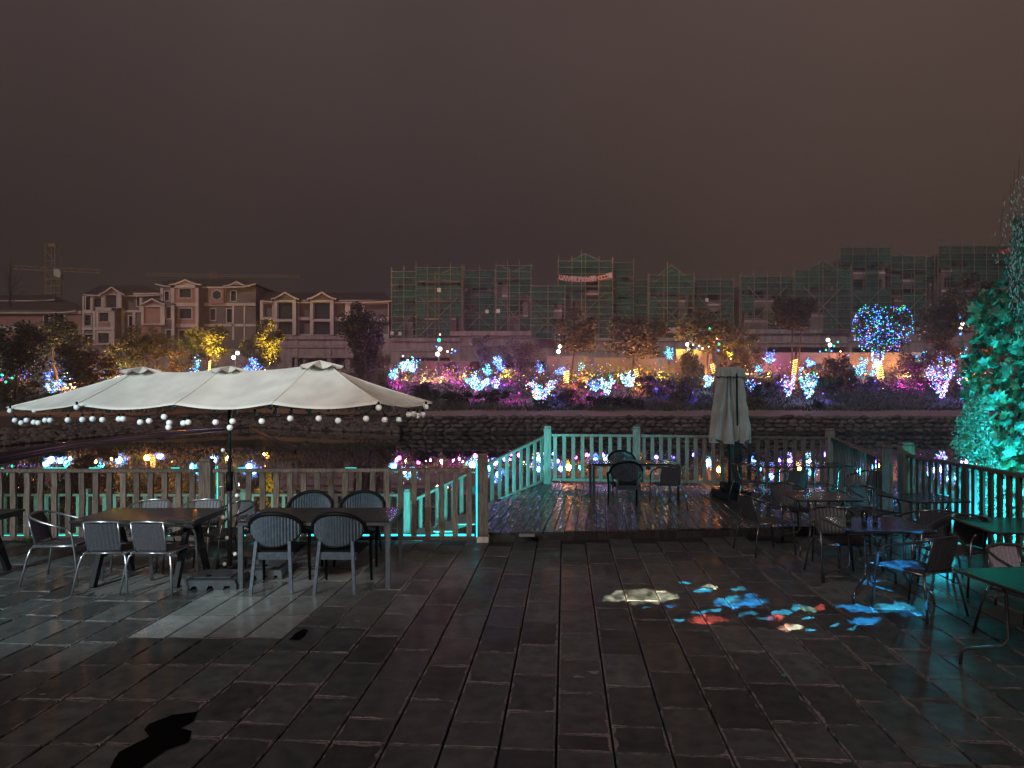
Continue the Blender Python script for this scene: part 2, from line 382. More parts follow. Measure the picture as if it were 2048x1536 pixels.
def bank_strip(cols, name):
    b = MB(); vs = []; R_ = 0
    for px in cols:
        dw = dwater(px); st = dw+.55 if px > 800 else dw-3
        dl = [st]
        d = st
        while d < 110: d = min(110, d+ (1.0 if d < 92 else 2.0)*1.0); dl.append(d)
        dl = [st+(110-st)*(i/59.) for i in range(60)]+[128,160,300,800,3000]
        for d in dl: vs.append(((px-1024)*d/F, d, bank(px,d)))
        R_ = len(dl)
    fs = [(i*R_+j,(i+1)*R_+j,(i+1)*R_+j+1,i*R_+j+1) for i in range(len(cols)-1) for j in range(R_-1)]
    b.add(vs, fs); return b
def bankmat():
    m = M['grass']; n = m.node_tree.nodes; l = m.node_tree.links; bs = n['Principled BSDF']
    old = bs.inputs['Base Color'].links[0].from_socket
    g = n.new('ShaderNodeNewGeometry'); s = n.new('ShaderNodeSeparateXYZ'); l.new(g.outputs['Position'], s.inputs[0])
    no = n.new('ShaderNodeTexNoise'); no.inputs['Scale'].default_value = .5; no.inputs['Detail'].default_value = 6; l.new(g.outputs['Position'], no.inputs[0])
    ad = n.new('ShaderNodeMath'); ad.operation='MULTIPLY_ADD'; l.new(no.outputs[0], ad.inputs[0]); ad.inputs[1].default_value=.35; l.new(s.outputs['Z'], ad.inputs[2])
    def step(a,c):
        x = n.new('ShaderNodeMapRange'); l.new(ad.outputs[0], x.inputs['Value']); x.inputs['From Min'].default_value=a; x.inputs['From Max'].default_value=c; return x.outputs[0]
    p_ = n.new('ShaderNodeMix'); p_.data_type='RGBA'; l.new(step(.86,.96), p_.inputs['Factor']); p_.inputs['A'].default_value=(.20,.135,.09,1); l.new(old, p_.inputs['B'])
    q_ = n.new('ShaderNodeMix'); q_.data_type='RGBA'; l.new(step(.42,.52), q_.inputs['Factor']); q_.inputs['A'].default_value=(.030,.024,.021,1); l.new(p_.outputs['Result'], q_.inputs['B'])
    l.new(q_.outputs['Result'], bs.inputs['Base Color'])
bankmat()
struct('far_bank', bank_strip(cols[:101]+[801], 'far_bank'), M['grass'], smooth=True)
struct('far_bank', bank_strip([800.5]+[c for c in cols if c > 801], 'far_bank'), M['grass'], smooth=True)

# stone retaining wall along the water, boulder by boulder
sw = thing('stone_wall', 'long rough boulder wall standing in the water below the lit bank', 'stone wall', W(1400, 866, 57.3))
sw['label'] = 'long rough boulder wall rising from the water below the planted bank'
b = MB(); x0 = (800-1024)*57.9/F; x1 = (2100-1024)*57.2/F
b.box(x0, 57.75, -1.6, x1, 58.5, .36); b.obj('wall_core', M['rubble'], sw)
stones = []
for k in range(5):
    s_ = MB(); s_.ball((0,0,0), 1, 9, 6)
    s_.v = [tuple(c*(1+.28*noise.noise((v[0]*1.3+k*7,v[1]*1.3,v[2]*1.3+k))) for c in v) for v in s_.v]
    stones.append(s_.mesh('stone', M['stone'], False))
n_st = 0; z = -.86; rest = MB()
row = 0
while z < .42:
    h = R.uniform(.34,.50); x = x0-R.uniform(0,.5)
    while x < x1:
        wd = R.uniform(.40,.92)*(1.4 if R.random()<.15 else 1)
        o = link('stone', stones[R.randrange(5)], sw, Vector((x+wd/2, 57.78-.05*R.random()+.12*row*0, z+h/2+R.uniform(-.07,.07)))-sw.location, (R.uniform(-.25,.25),R.uniform(-.12,.12),R.uniform(-.35,.35)), (wd*.50,.20+R.random()*.10,h*R.uniform(.48,.60)))
        n_st += 1; x += wd
    z += h*.92; row += 1
# rubble at the foot of the left-hand bank
b = MB()
for i in range(900):
    px = R.uniform(-60, 815); d = dwater(px)+abs(R.gauss(0,1))*4+.0
    s = R.uniform(.12,.42); p = Vector(((px-1024)*d/F, d, bank(px,d)+s*.15))
    b.ball(p, s, 6, 4, 0, (R.uniform(.8,1.5), .8, R.uniform(.45,.8)))
o = b.obj('bank_rubble', M['stone']); o['kind'] = 'stuff'; tag(o, 'dark loose rubble along the curving foot of the bank', 'rubble')

# grass tufts over the slope
def tuft_mesh(n, h, name):
    b = MB()
    for i in range(n):
        a = R.uniform(0,2*PI); r_ = R.uniform(0,.5); p = Vector((r_*math.cos(a), r_*math.sin(a), 0)); q = p+Vector((R.gauss(0,.25),R.gauss(0,.25),R.uniform(.4,1)*h)); u = Vector((R.gauss(0,1),R.gauss(0,1),0)).normalized()*.035
        b.add([p-u,p+u,q], [(0,1,2)])
    return b
b = MB()
for i in range(15000):
    px = R.uniform(-60, 2080); d = 69+27*R.random()**1.3
    if d < dwater(px)+4: continue
    p = Vector(((px-1024)*d/F, d, bank(px,d)-.05)); h = R.uniform(.12,.42)
    u = Vector((1,R.uniform(-.5,.5),0))*R.uniform(.03,.12); q = p+Vector((R.gauss(0,.2),R.gauss(0,.1),h))
    b.add([p-u,p+u,q], [(0,1,2)])
o = b.obj('bank_grass', M['leaf'][0]); o['kind'] = 'stuff'; tag(o, 'rough tufts of dark grass over the bank slope', 'grass')

# floating boom: two dark floats that meet in a point below the far corner of the bay
bm_ = thing('floating_boom', 'dark floating boom forming a wide V on the lake beyond the parasol', 'boom', G(500,858,WZ))
b = MB(); pa = G(-160,946,WZ); pb = G(130,893,WZ); pc = G(330,868,WZ); pd = G(500,855,WZ)
b.tube([pa+Vector((0,0,.05)),pb+Vector((0,0,.05)),pc+Vector((0,0,.04)),pd], [.28,.22,.2,.1], 8); b.obj('float', M['black_metal'], bm_, True)
pe = G(545,880,WZ); pf = G(588,903,WZ)
b = MB(); b.tube([pd,pe+Vector((0,0,.04)),pf+Vector((0,0,.05))], [.10,.16,.14], 8); b.obj('float', M['bark'], bm_, True)

# ---------------------------------------------------------------- terrace
ca, sa = math.cos(A1), math.sin(A1)
def TV(v, t): return Vector((v*ca+t*sa, -v*sa+t*ca, 0))                      # along the paving grid
b = MB(); b.slab([(-14,-8),(10,-8),(6.62,8.0),(6.9,11.9),(6.1,12.2),(-.45,10.55),(-.42,10.42),(-14,10.42)], -1.3, -.028)
patio = struct('terrace_paving', b, M['black_gap'])
JV, SP, TL = -.052, .3413, .632
tmesh = MB(); tmesh.cbox(-.1625,-.3085,-.03,.1625,.3085,0,.006)
tme = tmesh.mesh('paving_slab', M['tile']); 
tiles = []; mort = MB()
for k in range(-32, 26):
    v0 = JV+(k+.5)*SP
    off = R.choice((0,.5,.25,.75,.5))*TL+R.uniform(-.04,.04)
    if -11 <= k <= -8: off = None
    t = 3.3
    tt = []
    if off is None:
        t0 = (6.17+v0*sa)/ca; t = t0-6*TL; offk = 0
    else: t = 3.585; first = True
    # the first course in front lines up across all strips
    while t < 12.3:
        ln = TL
        if off is not None and abs(t-4.217) < .002:
            ln = max(.2, off) if off > .12 else TL
        c = TV(v0, t+ln/2)
        ok = c.y < 10.1 and c.x < 6.35 and abs(c.x) < .82*c.y+.6
        if c.y >= 10.1: ok = -.2 < c.x < 6.6 and c.y < 10.1+max(0,min(.35,(c.x)*.12)) or (c.y < 10.1)
        if ok and c.y > 3.3:
            pale = (-11 <= k <= -8) and 6.15 < c.y < 7.75
            tiles.append((c, pale, ln))
            mort.box(-.15,0,0,.15,.01,0) if 0 else None
            m0 = TV(v0-.15, t); m1 = TV(v0+.15, t)
            mort.beam(m0+Vector((0,0,-.006)), m1+Vector((0,0,-.006)), .016, .012)
        t += ln
def share(c): return 1/(c.y**2)*(1 if abs(c.x) < .76*c.y else .2)
tiles.sort(key=lambda q: -share(q[0]))
rest = MB(); late = MB()
tme2 = tme.copy(); tme2.materials.clear(); tme2.materials.append(M['tile_pale'])
for i, (c, pale, ln) in enumerate(tiles):
    z = R.uniform(-.0025,.0025) if not pale else 0
    if i < 300 or pale:
        o = link('paving_slab', tme2 if pale else tme, patio, (c.x,c.y,z), (R.uniform(-.004,.004) if not pale else 0, R.uniform(-.006,.006) if not pale else 0, -A1), (1,(ln-.015)/(TL-.015),1))
    else:
        m_ = MB(); m_.cbox(-.1625,-.3085,-.03,.1625,.3085,0,.006)
        rest.add([(x*ca+y*sa+c.x, -x*sa+y*ca+c.y, zz+z) for x,y,zz in m_.v], m_.f)
if rest.v:
    o = rest.obj('paving_slab_rest', M['tile_far'], patio); o['kind'] = 'stuff'; o.name = 'outer_paving'
o = mort.obj('joint_mortar', M['mortar'], patio); o['kind'] = 'stuff'
# front strip nearer than the first course (just outside the frame)
b = MB(); b.slab([(-14,-8),(10,-8),(10,3.3),(-14,3.3)], -.026, -.004); struct('near_paving', b, M['tile_far'])
print('tiles', len(tiles))
# dark spilled wet patch
def blob(cx, cy, rx, ry, rz, n=34, j=.35, seed=0, z=.0045):
    b = MB(); c_, s_ = math.cos(rz), math.sin(rz); pts = []
    for i in range(n):
        a = 2*PI*i/n; r_ = 1+j*noise.noise((math.cos(a)*1.6+seed, math.sin(a)*1.6, seed*2.))*2+.08*noise.noise((math.cos(a)*7, math.sin(a)*7, seed))
        x = rx*r_*math.cos(a); y = ry*r_*math.sin(a); pts.append((cx+x*c_-y*s_, cy+x*s_+y*c_, z))
    b.add([(cx,cy,z+.001)]+pts, [(0,1+i,1+(i+1)%n) for i in range(n)]); return b
M['spill'] = mat('dark_spill', (.003,.003,.003), rough=.7, spec=.02)
def outline(pts, z=.0045):
    b = MB(); P_ = [G(1+x/2.926, 1080+y/2.926, z) for x,y in pts]; out = []
    for i,p in enumerate(P_):
        q = P_[(i+1)%len(P_)]
        for j in range(5):
            w_ = p.lerp(q,j/5); k_ = .05*(q-p).length; out.append((w_.x+noise.noise((w_.x*30,w_.y*30,1))*k_, w_.y+noise.noise((w_.x*30,w_.y*30,7))*k_, z))
    b.add(out, [tuple(range(len(out)))[::-1]]); return b
o = outline([(870,1075),(1010,1020),(1150,1005),(1130,1060),(1060,1100),(1120,1120),(1100,1180),(960,1230),(880,1290),(820,1334),(780,1420),(600,1420),(640,1334),(690,1240),(800,1185),(870,1150),(840,1110)]).obj('spill', M['spill']); tag(o, 'jagged black spill across slabs below the pale slabs', 'spill')
o = outline([(1690,582),(1725,545),(1775,520),(1798,528),(1780,560),(1745,585)]).obj('spill', M['spill']); tag(o, 'small black spill beside the corner of the pale smooth slabs', 'spill')
M['litter'] = mat('litter', (.32,.30,.29), rough=.7)
for px,py,r_,lb in ((1155,1355,.035,'flat pale scrap on the slab, west of the crack pair'),(1188,1346,.04,'larger flat pale scrap stuck on the middle slab'),(86,1390,.022,'pale scrap lying alone on slabs near the black spill'),(715,1243,.03,'pale splash mark on the slab below the resin chairs'),(1530,1294,.02,'tiny white crumb in the joint below the light patterns')):
    q = G(px,py); o = blob(q.x,q.y,r_,r_*.7,0,14,.6,px,.006).obj('paper_scrap', M['litter']); tag(o, lb, 'scrap')
q = G(1568,1354); b = MB(); b.ball((q.x,q.y,.012),.016,8,5,0,(1.4,1,.6)); o = b.obj('bottle_cap', mat('green_cap',(.01,.35,.15),rough=.4)); tag(o,'small bright green cap lying on the slab below the light patterns','cap')

# ---------------------------------------------------------------- timber deck
A2 = math.radians(7.18); c2, s2 = math.cos(A2), math.sin(A2); DZ = .10
dk = [(-.42,10.36),(5.95,11.05),(6.20,11.6),(6.95,15.35),(.72,16.35),(-.52,13.0)]
def clip(v):                                                                  # span of the line at offset v inside the deck outline
    ts = []
    P0 = Vector((v*c2, -v*s2)); D = Vector((s2, c2))
    for i in range(len(dk)):
        a = Vector(dk[i]); e_ = Vector(dk[(i+1)%len(dk)])-a
        den = D.x*e_.y-D.y*e_.x
        if abs(den) < 1e-6: continue
        q = a-P0; t = (q.x*e_.y-q.y*e_.x)/den; u = (q.x*D.y-q.y*D.x)/den
        if -1e-6 <= u <= 1+1e-6: ts.append(t)
    return (min(ts), max(ts)) if len(ts) > 1 else None
b = MB(); b.slab([(x,y) for x,y in dk], -1.25, DZ-.045); deck = struct('timber_deck', b, M['black_gap'])
npl = 0
v = -2.4
while v < 7:
    sp = clip(v+.075)
    if sp and sp[1]-sp[0] > .15:
        t = sp[0]; cuts = [t]
        u = t+R.uniform(1.2,3.2)
        while u < sp[1]-.6: cuts.append(u); u += R.uniform(2.2,3.6)
        cuts.append(sp[1])
        for a, e_ in zip(cuts, cuts[1:]):
            m_ = MB(); m_.cbox(-.071, a+.003, -.035, .071, e_-.003, 0, .005)
            o = m_.obj('plank', M['plank'], deck, local=True); npl += 1
            o.location = (( v+.075)*c2, -(v+.075)*s2, DZ+R.uniform(-.003,.003)); o.rotation_euler = (0, R.uniform(-.012,.012), -A2)
    v += .155
b = MB(); b.beam((-.42,10.335,.02),(5.95,11.02,.02),.035,.10); b.obj('edge_board', M['plank'], deck)
b = MB(); b.beam((-.55,13.0,-.05),(.70,16.38,-.05),.05,.30); b.beam((-.45,10.45,-.05),(-.55,13.0,-.05),.05,.30); b.obj('side_board', M['wood_teal'], deck)
q = G(1055,1071,DZ); b = MB(); b.cbox(q.x-.12,q.y-.10,DZ+.002,q.x+.10,q.y+.08,DZ+.012,.002); o = b.obj('loose_board_scrap', M['litter']); tag(o,'pale loose offcut lying on the deck edge','board scrap')

# ---------------------------------------------------------------- railings
def rail_run(a, c, ztop_a, ztop_c, zb_a, zb_c, nb, root, m, bw=.075, bd=.035, wob=0, hand=(.11,.045), foot=.05, low=True):
    a = Vector(a); c = Vector(c); d = (c-a); ln = math.hypot(d.x,d.y); ux = Vector((d.x/ln,d.y/ln,0))
    b = MB(); b.beam((a.x,a.y,ztop_a-hand[1]/2),(c.x,c.y,ztop_c-hand[1]/2),hand[0],hand[1]); b.obj('top_rail', m, root)
    if low:
        b = MB(); b.beam((a.x,a.y,zb_a+foot/2),(c.x,c.y,zb_c+foot/2),.07,foot); b.obj('bottom_rail', m, root)
    for i in range(nb):
        t = (i+.5)/nb; p = a+d*t
        z0 = lerp(zb_a,zb_c,t)+foot*.9; z1 = lerp(ztop_a,ztop_c,t)-hand[1]
        b = MB(); k = 5 if wob else 1
        pts = [(wob*R.uniform(-1,1), lerp(z0,z1,j/k), bw*(1+wob*8*R.uniform(-.12,.12))) for j in range(k+1)]
        vs = []; 
        yy = Vector((-ux.y,ux.x,0))*bd/2
        for (o_, z_, w_) in pts:
            q = p+ux*o_; q = Vector((q.x,q.y,z_))
            for sx, sy in ((-1,-1),(1,-1),(1,1),(-1,1)): vs.append(q+ux*(sx*w_/2)+yy*sy)
        fs = [(3,2,1,0),(k*4,k*4+1,k*4+2,k*4+3)]
        for j in range(k):
            for e_ in range(4): fs.append((j*4+e_, j*4+(e_+1)%4, j*4+4+(e_+1)%4, j*4+4+e_))
        b.add(vs, fs); b.obj('baluster', m, root)
def post(root, x, y, z0, z1, w_, m, cap=True, rz=0, name='post'):
    b = MB(); b.cbox(-w_/2,-w_/2,0,w_/2,w_/2,z1-z0-.05,.006); h = z1-z0
    b.cbox(-w_*.46,-w_*.46,h-.05,w_*.46,w_*.46,h,.012)
    o = b.obj(name, m, root, local=True); o.location = Vector((x,y,z0))-root.location; o.rotation_euler = (0,0,rz); return o
# terrace railing, weathered timber
rA = thing('timber_railing', 'weathered grey timber railing along the terrace edge behind the parasol', 'railing', (-5.5,10.28,0))
yA = 10.26
pxs = [(-9.6,-4.50),( -4.30,-.50)]
rail_run((-9.9,yA+.02,0),(-4.52,yA,0),1.045,1.045,.02,.02,27,rA,M['wood_grey'],.078,.04,.007)
rail_run((-4.30,yA,0),(-.52,yA,0),1.045,1.06,.02,.02,19,rA,M['wood_grey'],.078,.04,.007)
post(rA,-4.41,yA,0,1.20,.17,M['wood_grey']); post(rA,-.42,yA-.03,0,1.27,.145,M['wood_grey'])
b = MB(); b.cbox(-.42-.082,yA-.03-.082,0.001,-.42+.082,yA-.03+.082,.085,.004); b.obj('post_foot', M['white'], rA)
# lower walkway railing, lit teal
b = MB(); b.box(-15,12.9,-.86,-2.0,14.15,-.74); struct('lower_walkway', b, M['plank'])
b = MB()
for x in (-14,-11,-8,-5,-2.3): b.box(x-.1,13.0,-1.6,x+.1,13.2,-.86); b.box(x-.1,13.9,-1.6,x+.1,14.1,-.86)
b.obj('walkway_pile', M['wood_teal'])['kind'] = 'structure'
rB = thing('timber_railing', 'low teal lit railing of the sunken walkway seen through the terrace balusters', 'railing', (-6,14.02,-.74))
for (xa,xc,nb) in ((-12.0,-8.46,17),(-8.34,-5.35,15),(-5.23,-2.13,15)):
    rail_run((xa,14.02,0),(xc,14.02,0),.17,.17,-.66,-.66,nb,rB,M['wood_teal'],.07,.04,0,(.10,.045),.05)
for x in (-8.40,-5.29,-2.07): post(rB,x,14.02,-.74,.27,.12,M['wood_teal'])
# stair and its sloping railing
rC = thing('stair_railing', 'sloping teal lit railing that climbs from the sunken walkway to the deck corner', 'railing', (-1.0,15.2,-.3))
a_ = W(815,1003,14.2); c_ = W(1090,870,16.25)
rail_run((a_.x,a_.y,0),(c_.x,c_.y,0),a_.z,c_.z,a_.z-.86,c_.z-1.04,18,rC,M['wood_teal'],.07,.04,0,(.09,.05),.06)
st = thing('timber_stair', 'short timber stair descending beside the deck from its far corner', 'stair', (-.6,14.6,-.7))
for i in range(8):
    t = i/7; p = Vector((lerp(a_.x,c_.x-.1,t), lerp(a_.y,c_.y-.25,t), lerp(-.66,-.02,t)))
    b = MB(); b.cbox(p.x-.20,p.y-1.15,p.z-.03,p.x+.20,p.y-.06,p.z,.006); b.obj('tread', M['wood_teal'], st)
b = MB(); b.beam((a_.x,a_.y-.03,-.78),(c_.x,c_.y-.3,-.13),.04,.2); b.obj('stringer', M['wood_teal'], st)
# deck railing along the water
rD = thing('timber_railing', 'teal lit railing along the water side of the wooden deck', 'railing', (3.8,15.8,DZ))
pL = W(1095,967,16.2); pM = W(1273,967,15.95); pR = W(1660,967,15.35)
def mixp(a,b_,t): return a+(b_-a)*t
zt = 1.235
rail_run((pL.x+.07,pL.y,0),(pM.x-.07,pM.y,0),zt,zt,DZ+.07,DZ+.07,9,rD,M['wood_teal'],.085,.04,0,(.11,.05),.06)
mid = mixp(pM,pR,.52)
rail_run((pM.x+.07,pM.y,0),(mid.x,mid.y,0),zt,zt-.01,DZ+.07,DZ+.07,11,rD,M['wood_teal'],.08,.04,0,(.11,.05),.06)
rail_run((mid.x+.01,mid.y,0),(pR.x-.07,pR.y,0),zt-.01,zt-.02,DZ+.07,DZ+.07,10,rD,M['shaded_rail'],.08,.04,0,(.11,.05),.06)  # half beyond the teal light, darkened through its material
post(rD,pL.x,pL.y,DZ-.1,1.42,.165,M['wood_teal'],rz=-.06); post(rD,pM.x,pM.y,DZ,1.42,.155,M['wood_teal'],rz=-.06); post(rD,pR.x,pR.y,DZ,1.40,.15,M['wood_teal'],rz=-.06)
post(rD,mid.x,mid.y,DZ,1.20,.09,M['shaded_rail'],rz=-.06)
rE = thing('timber_railing', 'dark railing with cyan edges running from the deck corner towards the bistro tables', 'railing', (6.4,13.4,DZ))
pE = W(1772,1050,11.45)
rail_run((pR.x+.02,pR.y-.12,0),(pE.x,pE.y+.1,0),zt-.03,1.13,DZ+.07,DZ+.02,18,rE,M['shaded_rail'],.065,.028,0,(.10,.045),.05)
post(rE,pE.x,pE.y,0,1.31,.16,M['shaded_rail'],rz=-.2)
rF = thing('timber_railing', 'dark railing silhouetted against the glowing leaves beside the bistro tables', 'railing', (6.4,9.6,0))
pF = W(1812,1050,11.75); pG = W(2048,1100,8.75)
ex = Vector((pG.x,pG.y,0))+(Vector((pG.x,pG.y,0))-Vector((pF.x,pF.y,0))).normalized()*3.0
rail_run((pF.x,pF.y-.1,0),(pG.x,pG.y,0),1.14,1.14,.05,.05,15,rF,M['shaded_rail'],.085,.035,0,(.10,.045),.05)
rail_run((pG.x,pG.y,0),(ex.x,ex.y,0),1.14,1.14,.05,.05,14,rF,M['shaded_rail'],.085,.035,0,(.10,.045),.05)
post(rF,pF.x,pF.y,0,1.34,.19,M['shaded_rail'],rz=-.1)
q = mixp(Vector((pF.x,pF.y,0)),Vector((pG.x,pG.y,0)),.60); post(rF,q.x,q.y,0,1.10,.13,M['shaded_rail'],rz=-.08)

# ---------------------------------------------------------------- rope lights, assumed and added floodlights
def rope(label, pts, r_, m, wob=.0, bends=1):
    P_ = []
    for a, e_ in zip(pts, pts[1:]):
        a = Vector(a); e_ = Vector(e_); k = max(1,int((e_-a).length/.18)) if wob else 1
        for j in range(k): 
            q = a.lerp(e_, j/k); P_.append(q+Vector((R.uniform(-1,1)*wob*.3,R.uniform(-1,1)*wob,abs(R.gauss(0,wob*.15)))))
    P_.append(Vector(pts[-1]))
    b = MB(); b.tube(P_, r_, 6); o = b.obj('rope_light', m, smooth=True); tag(o, label, 'rope light', 'rope lights on the railings'); return o
rope('teal rope light lying along the foot of the terrace railing', [(-9.8,10.50,.03),(-4.6,10.50,.03)], .011, M['rope'], .02)
rope('cyan rope light on the ground running to the terrace end post', [(-4.2,10.48,.03),(-2.4,10.48,.03),(-.56,10.47,.035)], .012, M['ropeb'], .025)
rope('second tangled cyan rope light on the ground beside the end post', [(-3.0,10.56,.03),(-1.4,10.53,.03),(-.56,10.50,.05)], .009, M['ropeb'], .03)
rope('cyan rope light running up the terrace end post', [(-.515,10.36,.04),(-.515,10.36,1.12)], .009, M['ropeb'])
rope('teal rope light running up behind the round topped post by the parasol', [(-4.30,10.36,.04),(-4.30,10.36,1.08)], .008, M['rope'])
for x0_,x1_,lb in ((-6.80,-6.47,'longest lit dash'),(-6.14,-5.97,'short lit dash'),(-4.95,-4.83,'tiny lit dash before the post'),(-3.98,-3.85,'tiny lit dash past the post'),(-2.42,-2.26,'lit dash above the resin chairs')):
    rope('rope light on the terrace top rail, '+lb, [(x0_,10.31,1.055),(x1_,10.31,1.055)], .007, M['rope'])
def flood(label, loc, aim, col, power, size=.12, spot=None, kind='SPOT'):
    t = thing('floodlight', label, 'floodlight', loc, group='assumed and added floodlights')
    d = (Vector(aim)-Vector(loc)).normalized()
    b = MB(); q = Vector(loc)-d*.10; b.beam(q, q+d*.05, .2, .14); b.obj('housing', M['black_metal'], t)
    b = MB(); b.beam(q+d*.052, q+d*.056, .17, .11); b.obj('lens', glowmat('lens', col, 3), t)
    b = MB(); b.beam(q-Vector((0,0,.0)), q-Vector((0,0,.14)), .03); b.obj('bracket', M['black_metal'], t)
    lamp('flood_beam', kind, Vector(loc), col, power, size, t, aim, spot, .6); return t
T1 = (.07,.72,.70); T2 = (.02,.62,.80); T3 = (.03,.80,.62)  # colours of assumed lamps, placed by where railings and vine are lit
flood('assumed small teal floodlight standing below the end of the sloping stair railing', (-1.35,12.1,-.55), (0.4,16.2,.55), T1, 1050, .1, 120)
flood('assumed small teal floodlight low under the deck edge aimed at its corner post', (-.62,13.6,.32), (1.5,16.1,.75), T1, 640, .08, 74)
flood('added small green floodlight on the sunken walkway aimed along its railing', (-5.0,12.6,-.6), (-5.6,14.0,-.2), (.15,.85,.60), 130, .1, 150)  # added lamp, strengthens the rope light glow on the walkway railing
flood('added small green floodlight on the sunken walkway near the frame edge', (-8.4,12.6,-.6), (-8.8,14.0,-.2), (.15,.85,.60), 130, .1, 150)  # second added lamp for the same railing glow
flood('assumed cyan floodlight behind the deck corner post', (8.1,15.9,.2), (6.2,13.0,.8), T2, 900, .1, 120)
flood('assumed cyan floodlight at the foot of the climbing vine', (6.95,9.35,.25), (7.0,11.0,1.0), T2, 820, .12, 130)
flood('assumed green floodlight among the vine stems', (8.3,8.3,.0), (7.8,10.8,1.9), T3, 760, .12, 95)
flood('assumed teal floodlight beyond the vine aimed back at the railing', (7.45,12.3,.35), (6.1,11.5,.9), T2, 420, .1, 130)
# assumed floodlights on poles behind the camera, added to light the parasol
def assumed_polelight(label, loc, aim, col, power, spot):
    t = flood(label, loc, aim, col, power, .25, spot)
    b = MB(); b.tube([(loc[0],loc[1]-.2,0),(loc[0],loc[1]-.2,loc[2]-.1)], .04, 8); b.obj('pole', M['black_metal'], t); return t
assumed_polelight('assumed cool white floodlight on an unseen pole behind the terrace tables', (-7.5,-1.0,4.6), (-4.9,8.5,1.7), (.70,.94,1), 3300, 44)
assumed_polelight('assumed warm floodlight on an unseen pole behind the terrace', (0.6,-2.5,4.6), (-2.0,8.2,1.8), (1,.84,.70), 1750, 27)
# ================================================================= FURNITURE
def arc(c, r_, a0, a1, n, f): return [f(c, r_, a0+(a1-a0)*i/n) for i in range(n+1)]
def armchair(label, tube, web, grp):
    """stackable tube armchair: the sitter faces +y"""
    t = thing('tube_armchair', label, 'chair', (0,0,0), 0, grp)
    for sx in (-1,1):
        b = MB(); b.tube([(sx*.265,.27,0),(sx*.265,.235,.35),(sx*.262,.20,.56),(sx*.26,.14,.625)], .0115, 7); b.obj('leg', tube, t, True, local=True)
        b = MB(); b.tube([(sx*.285,-.33,0),(sx*.245,-.275,.30),(sx*.225,-.25,.39),(sx*.19,-.235,.425)], .0115, 7); b.obj('leg', tube, t, True, local=True)
    b = MB(); b.tube([(-.19,-.235,.425),(.19,-.235,.425)], .0115, 7); b.obj('crossbar', tube, t, True, local=True)
    b = MB(); hoop = [(-.26,.14,.625),(-.262,.0,.665),(-.255,-.12,.70),(-.225,-.235,.74),(-.16,-.30,.765),(0,-.325,.775),(.16,-.30,.765),(.225,-.235,.74),(.255,-.12,.70),(.262,0,.665),(.26,.14,.625)]
    b.tube(hoop, .0125, 7); b.obj('arm_rail', tube, t, True, local=True)
    for sx in (-1,1):
        b = MB(); b.tube([(sx*.165,-.225,.43),(sx*.175,-.27,.60),(sx*.175,-.305,.762)], .010, 6); b.obj('back_post', tube, t, True, local=True)
    b = MB(); nx, nz = 16, 6; vs = []
    for j in range(nz+1):
        for i in range(nx+1):
            u = -1+2*i/nx; vv = j/nz; vs.append((u*.168, -.228-.085*vv-.015*(1-u*u)-(.004 if i%2 else 0), .455+.30*vv))
    b.add(vs, [(j*(nx+1)+i,j*(nx+1)+i+1,(j+1)*(nx+1)+i+1,(j+1)*(nx+1)+i) for j in range(nz) for i in range(nx)])
    k = len(b.v); b.v += [(x,y-.006,z) for x,y,z in b.v]; b.f += [tuple(i+k for i in reversed(f)) for f in b.f]; b.m += [0]*len(b.m)
    b.obj('backrest', web, t, local=True)
    b = MB()
    for i in range(14):
        y = -.215+i*.0325; b.box(-.205,y,.428+.004*(i%2),.205,y+.027,.438+.004*(i%2))
    b.obj('seat', web, t, local=True)
    b = MB()
    b.tube([(-.215,-.235,.42),(-.215,.20,.425),(-.19,.235,.42),(.19,.235,.42),(.215,.20,.425),(.215,-.235,.42)], .012, 6)
    for sx in (-1,1): b.tube([(sx*.215,.18,.42),(sx*.262,.225,.42)], .009, 5)
    b.obj('seat_frame', tube, t, True, local=True)
    return t
